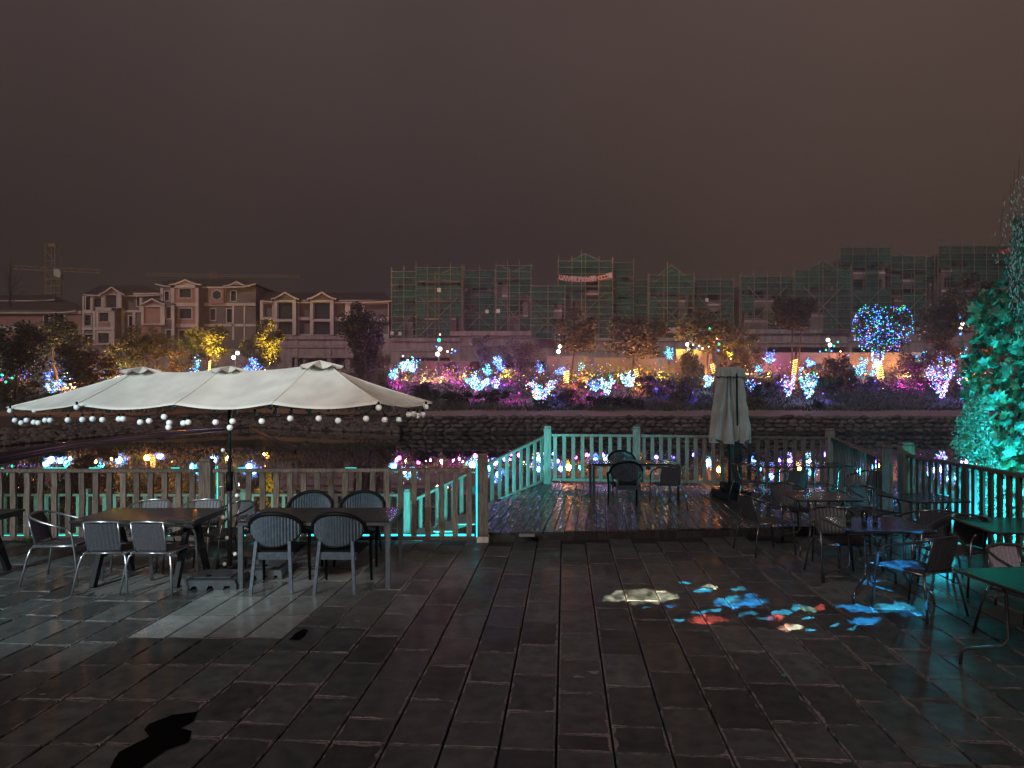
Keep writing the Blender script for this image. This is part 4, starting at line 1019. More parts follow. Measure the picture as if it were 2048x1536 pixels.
# trailing twigs from a tree outside the frame, cool light painted into the leaves
M['lit_leaf'] = mat('cool_lit_willow_leaf', (.55,.60,.64), (.30,.34,.36), .5, 9)
wt = thing('weeping_tree', 'trailing willow twigs at the upper frame edge, leaves coloured pale as if cool lit', 'tree', (9.4,11.2,-1))
b = MB(); b.tube([(9.4,11.2,-1),(9.5,11.1,2.5),(9.2,11.0,5.2),(8.6,10.9,6.2)],[.16,.13,.09,.04],8); b.obj('trunk', M['bark'], wt, True)
bs_ = MB(); lv = MB()
for (px,pt,pb__,n__) in ((2040,345,560,90),(2028,375,620,100),(2018,400,640,44),(2048,360,520,36),(1998,455,520,12),(2010,430,470,9),(2060,300,640,40),(2034,470,690,90),(2046,420,640,80),(2022,480,620,50)):
    y = R.uniform(9.6,10.4); a = W(px+R.uniform(8,16),pt-60,y); pts = [a]
    for k in range(1,7): pts.append(W(px+R.uniform(-5,5)+6*(1-k/6),lerp(pt,pb__,k/6),y))
    bs_.tube(pts, .003, 4, cap=False)
    for i in range(n__):
        t = R.random(); p = W(px+R.gauss(0,6),lerp(pt,pb__,t),y+R.gauss(0,.05)); d = Vector((R.gauss(0,.35),R.gauss(0,.3),-1)).normalized(); s = R.uniform(.035,.085); u = d.cross(Vector((R.gauss(0,1),R.gauss(0,1),.2))).normalized()*.009
        lv.add([p,p+d*s*.5-u,p+d*s,p+d*s*.5+u],[(0,1,2,3)])
bs_.obj('twig', M['bark'], wt)['kind'] = 'stuff'; lv.obj('leaves', M['lit_leaf'], wt)['kind'] = 'stuff'

# ================================================================= BUILDINGS ACROSS THE LAKE
def facade(mb, x0, x1, z0, z1, y, holes, rev=.45, m=0, mr=None):
    mr = m if mr is None else mr
    xs = sorted({x0,x1}|{min(max(h[0],x0),x1) for h in holes}|{min(max(h[2],x0),x1) for h in holes})
    zs = sorted({z0,z1}|{min(max(h[1],z0),z1) for h in holes}|{min(max(h[3],z0),z1) for h in holes})
    for a,c in zip(xs,xs[1:]):
        for e_,g in zip(zs,zs[1:]):
            mx_,mz = (a+c)/2,(e_+g)/2
            if any(h[0]<mx_<h[2] and h[1]<mz<h[3] for h in holes): continue
            mb.add([(a,y,e_),(c,y,e_),(c,y,g),(a,y,g)], [(0,1,2,3)], m)
    for h in holes:
        a,e_,c,g = h; Y = y+rev
        mb.add([(a,y,e_),(c,y,e_),(c,y,g),(a,y,g),(a,Y,e_),(c,Y,e_),(c,Y,g),(a,Y,g)], [(0,4,5,1),(1,5,6,2),(2,6,7,3),(3,7,4,0)], mr)
def pr(x0,y0,x1,y1,d):                                                       # a pixel rectangle at depth d -> (xa, za, xb, zb)
    a = W(x0,y1,d); c = W(x1,y0,d); return (a.x,a.z,c.x,c.z)
def block(root, x0,y0,x1,y1,d, wins=(), dep=8, wall='brick', trims=(), frame='trim', rev=.4, side='shade', wname='window'):
    """one volume of a house given by its outline in the frame, standing at depth d"""
    xa,za,xb,zb = pr(x0,y0,x1,y1,d); holes = [pr(*w_,d) for w_ in wins]
    b = MB(); facade(b, xa,xb,za,zb,d,holes,rev)
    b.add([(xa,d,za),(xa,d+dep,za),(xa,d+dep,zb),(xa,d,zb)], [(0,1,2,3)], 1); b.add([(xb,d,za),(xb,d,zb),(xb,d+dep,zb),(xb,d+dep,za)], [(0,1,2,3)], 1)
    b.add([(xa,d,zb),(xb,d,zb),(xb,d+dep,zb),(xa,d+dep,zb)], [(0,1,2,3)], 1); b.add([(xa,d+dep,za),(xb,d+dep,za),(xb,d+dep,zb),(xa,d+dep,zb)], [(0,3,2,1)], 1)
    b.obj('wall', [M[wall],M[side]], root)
    for h in holes:
        b = MB(); t_ = .16
        for (p0,p1) in (((h[0]-t_,d-.06,h[1]-t_),(h[2]+t_,d+.02,h[1]-.002)),((h[0]-t_,d-.06,h[3]+.002),(h[2]+t_,d+.02,h[3]+t_)),((h[0]-t_,d-.06,h[1]),(h[0]-.002,d+.02,h[3])),((h[2]+.002,d-.06,h[1]),(h[2]+t_,d+.02,h[3]))): b.box(*p0,*p1)
        f_ = b.obj(wname, M[frame], root)
        b = MB(); b.add([(h[0],d+rev-.02,h[1]),(h[2],d+rev-.02,h[1]),(h[2],d+rev-.02,h[3]),(h[0],d+rev-.02,h[3])],[(0,1,2,3)]); p = b.obj('pane', M['pane'], f_); p.location = Vector((0,0,0)); p.data.transform(Matrix.Translation(f_.location-Vector((0,0,0)))); 
        # pane vertices were stored relative to the window's own location (0,0,0 in the house frame)
        p.data.transform(Matrix.Translation(-root.location))
    for tr in trims:
        xa_,za_,xb_,zb_ = pr(*tr[:4], d); pd_ = tr[4] if len(tr) > 4 else .22
        b = MB(); b.box(xa_,d-pd_,za_,xb_,d-.003,zb_); b.obj('pilaster' if (zb_-za_) > (xb_-xa_) else 'string_course', M['trim'], root)
def gable(root, x0,x1,yb,yt,d, dep=6, infill='trim', over=4, curl=0):
    """pitched roof facing the lake, pale bargeboards with slightly lifted eaves"""
    a = W(x0-over,yb,d-.5); c = W(x1+over,yb,d-.5); t = W((x0+x1)/2,yt,d-.5)
    lift = curl*d/F
    b = MB()
    for s,e_ in ((a,t),(t,c)):
        pts = [s.lerp(e_,i/6) for i in range(7)]
        for i,p in enumerate(pts):
            k = (i/6 if s is t else 1-i/6); p.z += lift*k**3-.10*math.sin(PI*i/6)
        for p,q in zip(pts,pts[1:]):
            b.add([(p.x,d-.5,p.z),(q.x,d-.5,q.z),(q.x,d+dep,q.z),(p.x,d+dep,p.z),(p.x,d-.5,p.z-.22),(q.x,d-.5,q.z-.22),(q.x,d+dep,q.z-.22),(p.x,d+dep,p.z-.22)],[(0,1,2,3),(4,7,6,5),(0,4,5,1),(3,2,6,7)])
    b.obj('roof', M['roof'], root)
    b = MB()
    for s,e_ in ((a,t),(t,c)):
        pts = [s.lerp(e_,i/6) for i in range(7)]
        for i,p in enumerate(pts):
            k = (i/6 if s is t else 1-i/6); p.z += lift*k**3-.10*math.sin(PI*i/6)
        for p,q in zip(pts,pts[1:]): b.beam((p.x,d-.58,p.z-.14),(q.x,d-.58,q.z-.14),.12,.26)
    b.obj('bargeboard', M['trim'], root)
    g0 = W(x0+2,yb,d); g1 = W(x1-2,yb,d); gt = W((x0+x1)/2,yt+4,d)
    b = MB(); b.prism([(g0.x,g0.z-.1),(g1.x,g1.z-.1),(gt.x,gt.z)], d-.05, d+.3); b.obj('gable_wall', M[infill], root)
def hiproof(root, x0,x1,yb,yt,d, dep=8, inset=14, curl=5, m='roof'):
    """long tiled roof, eaves curling up at the ends"""
    n_ = 12; b = MB(); vs = []
    for i in range(n_+1):
        u = i/n_; px = lerp(x0,x1,u); lift = curl*(abs(2*u-1)**5)
        e_ = W(px,yb-lift,d-.6); r_ = W(lerp(x0+inset,x1-inset,u),yt,d+dep/2); bk_ = W(px,yb-lift,d+dep)
        vs += [(e_.x,d-.6,e_.z-.16),(e_.x,d-.6,e_.z),(lerp(e_.x,r_.x,.5),d+dep*.22,lerp(e_.z,r_.z,.45)),(r_.x,d+dep/2,r_.z),(e_.x,d+dep,e_.z)]
    b.add(vs, [(i*5+j,(i+1)*5+j,(i+1)*5+j+1,i*5+j+1) for i in range(n_) for j in range(4)]); b.add([vs[k] for k in range(5)],[(0,1,2,3,4)]); b.add([vs[-5+k] for k in range(5)],[(4,3,2,1,0)])
    b.obj('roof', M[m], root)
    b = MB()
    for i in range(n_):
        p = Vector(vs[i*5]); q = Vector(vs[i*5+5]); b.beam((p.x,d-.64,p.z),(q.x,d-.64,q.z),.06,.22)
    b.obj('eave_board', M['trim'], root)
def house(label, px, d, py=700):
    return thing('villa', label, 'building', W(px,py,d))

D0 = 131
# villa A: low, far at the frame edge
h = house('low unfinished villa with a long dark roof at the frame edge below the tower crane', 80, D0+3)
hiproof(h, -60,152,624,604,D0+3,10,10,4)
block(h,-50,622,164,700,D0+3.2,[(88,629,98,648),(108,629,127,651),(104,670,130,690),(134,668,146,690)],9,'brick',[(-50,622,164,628,.3),(-50,653,132,661,.35),(98,628,104,660),(128,622,133,700),(-50,661,132,664,.2)])
block(h,-40,598,44,622,D0+12,[],5,'trim'); hiproof(h,-60,110,600,590,D0+11,6,6,2)
# villa B
h = house('three storey pink villa with one gabled bay and a projecting pale window tower', 235, D0)
block(h,166,592,320,712,D0,[(172,593,181,620),(188,597,204,614),(170,630,182,651),(170,669,186,686),(258,632,268,652),(258,670,266,686),(274,594,284,612),(300,600,312,618)],10,'shade',[(166,592,169,700),(182,592,187,622),(166,621,244,627,.25),(244,592,249,700),(266,625,272,700),(280,590,286,625),(166,654,186,660,.3),(268,586,322,592,.3),(246,621,320,625,.3)])
block(h,203,586,244,616,D0-1.2,[(211,590,233,615)],2,'trim',[(203,586,210,616,.15),(236,586,243,616,.15)])
block(h,187,616,230,690,D0-2.2,[(197,625,217,643),(196,666,218,686)],3,'trim',[(187,616,230,622,.2),(187,616,192,690,.2),(224,616,230,690,.2),(196,645,218,654,.01),(187,654,230,660,.25)])
b = MB(); xa,za,xb,zb = pr(196,644,218,654,D0-2.42); b.box(xa,D0-2.44,za,xb,D0-2.41,zb); b.obj('brick_panel', M['brick'], h)
gable(h,203,244,588,573,D0-1.2,4,'brick',5); hiproof(h,166,322,590,571,D0,11,32,3)
# villa C
h = house('tall pink villa with curled eaves, two gables and a round window', 415, D0-1)
block(h,340,570,397,712,D0-1,[(359,578,382,595),(359,617,383,637),(358,661,384,690)],8,'brick',[(343,570,350,712,.3),(392,570,398,712,.3),(343,570,398,576,.3),(345,606,398,613,.35),(345,648,398,655,.35)])
block(h,322,576,343,610,D0,[(330,583,338,601)],8,'shade',[(322,576,327,610,.2)])
block(h,397,572,512,712,D0+1.5,[(462,582,472,602),(421,618,431,640),(454,618,464,645)],9,'shade',[(397,606,512,612,.3),(417,572,421,612,.2),(447,572,452,612,.25),(455,612,465,612.5,.2),(465,612,469,680,.2),(488,612,491,680,.2),(397,648,512,653,.2)])
block(h,418,574,447,606,D0+.6,[],1,'brick')
q = W(434,590,D0+.55); b = MB(); vs = []; 
b.tube([(q.x+1.0*math.cos(a_*PI/3+PI/6),D0+.5,q.z+1.0*math.sin(a_*PI/3+PI/6)) for a_ in range(6)], .14, 5, closed=True); b.obj('round_window', M['trim'], h)
b = MB(); b.add([(q.x,D0+.54,q.z)]+[(q.x+.92*math.cos(a_*PI/6),D0+.54,q.z+.92*math.sin(a_*PI/6)) for a_ in range(12)],[(0,1+i,1+(i+1)%12) for i in range(12)]); b.obj('round_pane', M['pane'], h)
block(h,283,606,322,650,D0-3,[(288,614,321,647)],4,'trim',[(283,606,288,650,.15),(321,606,330,650,.15)]); block(h,283,650,322,690,D0-2.6,[],4,'brick')
block(h,322,606,345,690,D0-2.6,[(333,614,342,637),(333,660,342,678)],3,'shade',[(344,610,349,690,.1)])
b = MB(); xa,za,xb,zb = pr(288,614,321,647,D0-2.7); b.box(xa,D0-2.72,za,xb,D0-2.65,zb); b.obj('brick_panel', M['brick'], h)
gable(h,283,326,608,596,D0-3,4,'brick',4)
gable(h,343,398,571,558,D0-1,6,'trim',5,3); gable(h,452,494,574,562,D0+1.4,6,'trim',6,3); hiproof(h,310,512,573,558,D0+1,11,36,7)
block(h,505,590,516,712,D0+3,[],7,'shade')
# villa D: open pale frames
h = house('long villa shell with two tall open pale portals and a maroon roof', 640, D0)
b = MB(); xa,za,xb,zb = pr(520,607,778,700,D0+5); b.box(xa,D0+5,za,xb,D0+9,zb); b.obj('inner_wall', M['shade'], h)
block(h,520,600,778,690,D0,[(526,607,546,634),(546,607,549,634),(552,603,585,636),(596,606,620,634),(596,640,620,668),(556,652,584,680),(666,606,690,634),(700,607,724,634),(728,607,776,634),(666,642,724,668),(728,642,776,668),(524,640,546,690)],1,'trim',[],rev=1.5)
for (a_,c_) in ((548,592),(620,667)):
    block(h,a_,597,c_,670,D0-1.2,[(a_+6,604,c_-7,638),(a_+6,643,c_-7,669)],1.1,'trim',[],rev=1.0)
    gable(h,a_,c_,599,583,D0-1.2,4,'shade',6,2)
hiproof(h,520,784,603,585,D0,10,14,3)
# podium with its bands and dark openings
pod = thing('podium_wall', 'long streaked concrete podium under the houses with dark ground floor openings', 'wall', W(1200,700,128))
def podium(x0,x1,y0,y1,d,holes=(),bands=(),dep=3,m='podium'):
    xa,za,xb,zb = pr(x0,y0,x1,y1,d); hs = [pr(*h_,d) for h_ in holes]
    b = MB(); facade(b,xa,xb,za,zb,d,hs,2.5)
    b.add([(xa,d,zb),(xb,d,zb),(xb,d+dep+14,zb),(xa,d+dep+14,zb)],[(0,1,2,3)]); b.add([(xa,d,za),(xa,d+dep,za),(xa,d+dep,zb),(xa,d,zb)],[(0,1,2,3)]); b.add([(xb,d,za),(xb,d,zb),(xb,d+dep,zb),(xb,d+dep,za)],[(0,1,2,3)])
    b.obj('wall_panel', M[m], pod)
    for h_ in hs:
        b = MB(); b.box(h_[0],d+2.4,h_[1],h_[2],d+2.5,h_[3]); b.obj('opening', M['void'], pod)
    for t_ in bands:
        xa_,za_,xb_,zb_ = pr(*t_[:4],d); b = MB(); b.box(xa_,d-t_[4],za_,xb_,d-.003,zb_); b.obj('string_course', M[m], pod)
podium(-60,560,700,760,128.6,[(10,712,60,740)],[(-60,698,560,704,.4)])
podium(560,783,676,760,128,[(584,716,606,737),(610,716,655,737),(664,716,690,737),(700,716,724,737)],[(566,672,690,679,.5),(566,690,690,696,.3),(590,679,596,737,.25),(655,700,663,737,.35),(584,712,724,716,.5)])
podium(783,920,679,752,128,[(800,715,900,722)],[(783,676,920,683,.5),(783,700,920,703,.25)])
podium(920,1110,664,752,127.6,[(990,723,1090,735)],[(900,663,1112,672,.6),(920,674,1110,676,.3),(920,690,1110,693,.25)])
podium(1110,1400,680,752,127.8,[(1130,716,1180,722)],[(1110,676,1400,682,.5),(1110,700,1400,703,.2)])
podium(1400,1694,661,752,128,[(1535,694,1696,708),(1440,724,1500,740)],[(1400,659,1694,668,.6),(1400,684,1694,687,.25)])
podium(1694,2130,657,752,128.3,[(1704,695,1800,708),(1870,700,1930,712)],[(1694,654,2130,662,.5),(1694,680,2130,683,.25)])
# garden walls in front
for i,(x0_,x1_,y0_,y1_,d_,lb) in enumerate(((1094,1180,714,760,106,'low pale garden wall with dark coping behind the amber trunk'),(1188,1352,717,762,105,'salmon pink garden wall behind the trees at mid bank'),(1352,1424,700,740,107,'pale garden wall panel beside the salmon pink wall'),(1500,1910,707,752,105,'long pinkish garden wall behind the large multicoloured tree'),(850,960,724,765,105,'garden wall glowing magenta behind the cyan lit shrubs'))):
    xa,za,xb,zb = pr(x0_,y0_,x1_,y1_,d_); b = MB(); b.box(xa,d_,za-.8,xb,d_+.3,zb); g_w = b.obj('garden_wall', M['pinkwall' if i != 2 else 'podium']); tag(g_w, lb, 'wall')
    b = MB(); b.box(xa-.05,d_-.06,zb+.002,xb+.05,d_+.36,zb+.14); b.obj('coping', M['concrete'], g_w)

# scaffolded villas
def scaff(label, segs, d, boards=()):
    """segs: (x0, x1, ytop, ybottom, gable peak or None, step forward, wall rect or None)"""
    xm = sum(s[0]+s[1] for s in segs)/2/len(segs); h = thing('scaffolded_villa', label, 'building', W(xm,660,d))
    for (x0,x1,y0,y1,pk,fw,wr) in segs:
        dd = d-fw
        wx0,wx1,wy0 = (x0+6,x1-6,y0+14) if wr is None else wr
        wins = []; nr = max(1,int((y1-wy0)/40)); nc = max(1,int((wx1-wx0)/34))
        for r_ in range(nr):
            for c__ in range(nc):
                cx_ = wx0+(c__+.5)*(wx1-wx0)/nc; cy_ = wy0+18+r_*40; ww = min(15,(wx1-wx0)/nc*.32)
                if cy_+11 < y1: wins.append((cx_-ww,cy_-9,cx_+ww,cy_+11))
        block(h,wx0,wy0,wx1,y1,dd,wins,7,'concrete',[(wx0,wy0+34+40*r_,wx1,wy0+38+40*r_,.15) for r_ in range(nr)],frame='concrete',rev=.8,side='concrete')
        if pk: gable(h,(x0+x1)/2-(x1-x0)*.42,(x0+x1)/2+(x1-x0)*.42,wy0,pk+9,dd,6,'concrete',2)
        # poles
        b = MB(); f_ = dd-1.5
        nv = max(2,int((x1-x0)/23)+1)
        for i in range(nv):
            px = lerp(x0,x1,i/(nv-1)); a = W(px,y1,f_); t_ = W(px,y0-R.uniform(2,14),f_)
            b.beam(a,t_,.10,.10); a2_ = W(px,y1,f_+1.0); t2_ = W(px,y0-2,f_+1.0); b.beam((a.x,f_+1.0,a.z),(a.x,f_+1.0,t_.z-.3),.09,.09)
        y = y0
        while y < y1:
            a = W(x0-R.uniform(0,5),y,f_-.1); c_ = W(x1+R.uniform(0,5),y,f_-.1); b.beam(a,c_,.085,.08)
            if R.random() < .25: a.y += 1.1; c_.y += 1.1; b.beam(a,c_,.16,.05)
            y += R.uniform(12,14.5)
        o = b.obj('scaffold_poles', M['pole'], h); o['kind'] = 'stuff'
        # crossed braces
        if x1-x0 > 44:
            xm_ = (x0+x1)/2; hw = min(40,(x1-x0)*.40); yt = y1-hw*2.1-8
            for (a,c_) in (((xm_-hw,yt),(xm_+hw,y1-10)),((xm_+hw,yt),(xm_-hw,y1-10))):
                b = MB(); b.beam(W(a[0],a[1],f_-.25),W(c_[0],c_[1],f_-.25),.16,.08); b.obj('brace', M['pole'], h)
        # debris net, bay by bay
        nb = max(1,round((x1-x0)/26)); ns = max(2,round((y1-y0)/38))
        for i in range(nb):
            for j in range(ns):
                if j > 0 and R.random() < .22: continue
                xa_ = lerp(x0,x1,i/nb); xb_ = lerp(x0,x1,(i+1)/nb); ya_ = lerp(y0,y1,j/ns); yb_ = lerp(y0,y1,(j+1)/ns)-(1 if R.random()<.6 else 7)
                vs = []
                for v in range(5):
                    for u in range(5): 
                        p = W(lerp(xa_,xb_,u/4),lerp(ya_,yb_,v/4),f_+.18); p.y += .16*noise.noise((p.x*1.1,p.z*.8,i+j*3.)); vs.append(p)
                b = MB(); b.add(vs,[(v*5+u,v*5+u+1,(v+1)*5+u+1,(v+1)*5+u) for v in range(4) for u in range(4)]); b.obj('debris_net', M['net'], h)
        if pk:
            a = W(x0+(x1-x0)*.18,y0+2,f_+.2); c_ = W(x1-(x1-x0)*.18,y0+2,f_+.2); t_ = W((x0+x1)/2,pk,f_+.2)
            b = MB(); b.add([a,c_,t_],[(0,1,2)]); b.obj('debris_net', M['net'], h); b = MB(); b.beam(W((x0+x1)/2-8,y1,f_),W((x0+x1)/2-8,pk-6,f_),.11); b.beam(a,t_,.09); b.beam(t_,c_,.09); b.obj('gable_pole', M['pole'], h)
    for (px,py,s) in boards:
        q = W(px,py,d-5.4); b = MB(); r_ = s*d/F/2; b.box(q.x-r_,q.y,q.z-r_*1.1,q.x+r_,q.y+.05,q.z+r_*1.1); b.obj('placard', M['paper'], h)
    return h
scaff('scaffolded villa nearest the maroon roof, wrapped in green net, a white placard high on it', [(783,832,543,676,None,0,None),(832,924,535,680,548,2.2,(850,912,562))], D0, [(878,580,7),(784,666,6),(800,667,6)])
scaff('scaffolded villa with the tallest gable and a red banner across it', [(928,990,541,668,None,-2,None),(992,1062,531,668,543,1,(1004,1056,556)),(1226,1267,525,670,None,-1,None),(1117,1225,522,676,507,1.2,(1150,1216,552)),(1062,1130,572,680,None,3.4,(1076,1124,586)),(1262,1300,560,680,None,-2,None)], D0-1, [(996,622,7),(974,623,6)])
scaff('narrow scaffolded villa with a steep green gable above the round trees', [(1298,1388,550,676,530,2,(1316,1370,566)),(1388,1467,560,668,None,-1,None)], D0, [(1414,600,6)])
scaff('scaffolded villa with stepped green gable behind the paired slender trees', [(1482,1588,553,664,None,-1,None),(1680,1782,495,662,None,-1,(1700,1770,510)),(1590,1702,540,664,522,2,(1606,1662,556)),(1782,1852,512,660,None,-2.5,None)], D0-1)
scaff('dim scaffolded villa behind the dark trees at the vine side', [(1876,2070,492,660,None,-1,None),(1852,1878,520,660,None,-4,None)], D0)
# red banners with white characters
def banner(label, x0,y0,x1,y1,h_,sag,d,text,size):
    b = MB(); n_ = 24; vs = []
    for j in range(2):
        for i in range(n_+1):
            u = i/n_; py = lerp(y0,y1,u)+sag*(4*u*(1-u))+j*h_; vs.append(W(lerp(x0,x1,u),py,d+.05*math.sin(u*20)))
    k = n_+1; b.add(vs,[(i,i+k,i+1+k,i+1) for i in range(n_)]); vs2 = [(x,y+.04,z) for x,y,z in b.v]; b.add(vs2,[(i,i+1,i+1+k,i+k) for i in range(n_)])
    o = b.obj('banner', M['red']); tag(o, label, 'banner')
    for i, ch in enumerate(text):
        u = (i+.9)/(len(text)+.8); py = lerp(y0,y1,u)+sag*(4*u*(1-u))+h_*.82; p = W(lerp(x0,x1,u),py,d-.06)
        cu = bpy.data.curves.new('character','FONT'); cu.body = ch; cu.size = size; cu.align_x = 'CENTER'; cu.extrude = .008; cu.offset = .012
        t0 = bpy.data.objects.new('character', cu); me_ = bpy.data.meshes.new_from_object(t0); bpy.data.objects.remove(t0); t = bpy.data.objects.new('character', me_); C.objects.link(t); t.parent = o; t.location = p; sl_ = ((y1-y0)+sag*4*(1-2*u))/(x1-x0); t.rotation_euler = (PI/2,math.atan(sl_),0); t.data.materials.clear(); t.data.materials.append(M['paper'])
banner('long sagging red banner with white characters on the tallest scaffolded villa', 1116,549,1226,545,11,6.5,D0-6.6,'以人为本精心施工安全第一COD理',1.05)
banner('short red banner with white characters low behind the round trees', 1322,656,1396,656,10,0,D0-4.6,'安全帽,一人人',1.0)
banner('small pinkish red banner high up behind the trailing twigs', 1998,499,2030,499,8,0,D0-3.6,'',1.0)

# tower cranes far behind
def crane(label, px, ybase, ytop, jibs, d, m, cab=None, w_=2.0):
    t = thing('tower_crane', label, 'crane', W(px,ybase,d)); x = W(px,0,d).x; z0 = W(px,ybase,d).z; z1 = W(px,ytop,d).z
    b = MB()
    for sx in (-1,1):
        for sy in (-1,1): b.beam((x+sx*w_/2,d+sy*w_/2,z0-6),(x+sx*w_/2,d+sy*w_/2,z1),.22)
    z = z0
    k = 1
    while z < z1-w_:
        b.beam((x-k*w_/2,d-w_/2,z),(x+k*w_/2,d-w_/2,z+w_),.14); b.beam((x-w_/2,d-w_/2,z),(x+w_/2,d-w_/2,z),.16); z += w_; k = -k
    b.obj('mast', m, t)
    for (xa,ya,xc,yc) in jibs:
        a = W(xa,ya,d); c_ = W(xc,yc,d); b = MB(); b.beam(a,c_,.22); b.beam(a+Vector((0,0,.9)),c_+Vector((0,0,.9)),.18)
        n_ = int((c_-a).length/1.6)
        for i in range(n_): b.beam(a.lerp(c_,i/n_)+Vector((0,0,.9*(i%2))), a.lerp(c_,(i+1)/n_)+Vector((0,0,.9*((i+1)%2))), .12)
        b.obj('jib', m, t)
    if cab:
        xa,za,xb,zb = pr(*cab,d-1.6); b = MB(); b.prism([(xa,za+.6),(xb-.3,za),(xb,za+1.2),(xb-.6,zb),(xa,zb)],d-1.8,d-.6); b.obj('cab', M['steel_w'], t)
    return t
cr = crane('tower crane with lit cab standing behind the low villa', 107, 620, 488, [(28,538,200,546)], 190, M['steel_y'], (108,538,123,556), 2.6)
b = MB(); q0 = W(95,560,190); q1 = W(121,560,190)
for y in (558,572,586,600): 
    a = W(92,y,188); c_ = W(122,y,188); b.beam(a,c_,.35,.3)
b.obj('climbing_collar', M['steel_y'], cr); b = MB(); q = W(110,492,190); b.box(q.x-1.0,188.6,q.z-.5,q.x+.8,189.4,q.z+.4); b.obj('mast_head', M['steel_y'], cr)
crane('distant crane whose long thin jib crosses the sky over the villas', 426, 600, 543, [(290,551,600,555)], 300, M['steel_y'], None, 1.8)
# ================================================================= TREES, SHRUBS AND LIGHTS ON THE BANK
def crown_mesh(name, nl, seed, lumps=16, size=.075, droop=0, core=.35):
    """unit crown (radius 1) of leaf sized faces gathered in clumps"""
    rr = random.Random(seed); b = MB(); cs = []
    for i in range(lumps):
        while True:
            v = Vector((rr.uniform(-1,1),rr.uniform(-1,1),rr.uniform(-.95,1)))
            if core < v.length < 1: break
        cs.append((v*.78, rr.uniform(.20,.36)))
    for i in range(nl):
        c, r_ = cs[rr.randrange(lumps)]
        v = Vector((rr.gauss(0,1),rr.gauss(0,1),rr.gauss(0,1))).normalized()*r_*rr.random()**.4
        p = c+v; p.z -= droop*rr.random()**2
        d = Vector((rr.gauss(0,1),rr.gauss(0,1),rr.gauss(0,.7)-.3-droop)).normalized(); u = d.cross(Vector((rr.gauss(0,1),rr.gauss(0,1),rr.gauss(0,1)))).normalized()
        s = size*rr.uniform(.6,1.3)
        b.add([p-d*s,p+u*s*.45,p+d*s,p-u*s*.45],[(0,1,2,3)])
    return b.mesh(name, M['leaf'][0]), cs
CR = [crown_mesh('crown',5200,s,26,.055,core=.15) for s in (1,2,3)]+[crown_mesh('crown',3000,s,16,.050,core=.15) for s in (4,5)]
CW = [crown_mesh('crown',4200,s,18,.055,droop=.55,core=.15) for s in (6,7)]
SB = [crown_mesh('foliage',1500,s,11,.085,core=.1) for s in (8,9,10)]
def branches(b, base, top, r0, cs, cr_c, rx, rz, n_=7, rr=None):
    rr = rr or R
    b.tube([base, base.lerp(top,.5)+Vector((rr.uniform(-.1,.1),0,0)), top],[r0,r0*.75,r0*.5],7)
    for i in range(n_):
        c,_ = cs[rr.randrange(len(cs))]; e_ = Vector((cr_c.x+c.x*rx*.85,cr_c.y+c.y*rx*.85,cr_c.z+c.z*rz*.85)); s = base.lerp(top,rr.uniform(.7,1)); m_ = s.lerp(e_,.5)+Vector((0,0,-.1))
        b.tube([s,m_,e_],[r0*.42,r0*.28,r0*.1],5)
def tree(label, px, pyb, cx_, cy_, rxp, rzp, leaf=0, var=0, weep=False, r0=.16, d=None, twin=False, cat='tree', name='tree', grp='trees on the far bank', lean=0):
    d = d or Dfor(px,pyb); base = Vector(((px-1024)*d/F, d, bank(px,d)-.1)); t = thing(name, label, cat, base, 0, grp)
    cc = W(cx_,cy_,d); rx = 1.28*rxp*d/F; rz = 1.18*rzp*d/F
    me, cs = (CW[var%2] if weep else CR[var%5])
    o = link('crown', me, t, cc-base, (0,0,R.uniform(0,6.28)), (rx,rx*.9,rz), M['leaf'][leaf])
    b = MB(); top = Vector((cc.x,cc.y,cc.z-rz*.45))
    branches(b, base, top, r0, cs, cc, rx, rz)
    if twin: 
        b2 = Vector((base.x+.5,base.y,base.z)); branches(b, b2, top+Vector((1.2,0,.3)), r0*.8, cs, cc, rx, rz)
    b.obj('trunk', M['bark'], t, True); return t
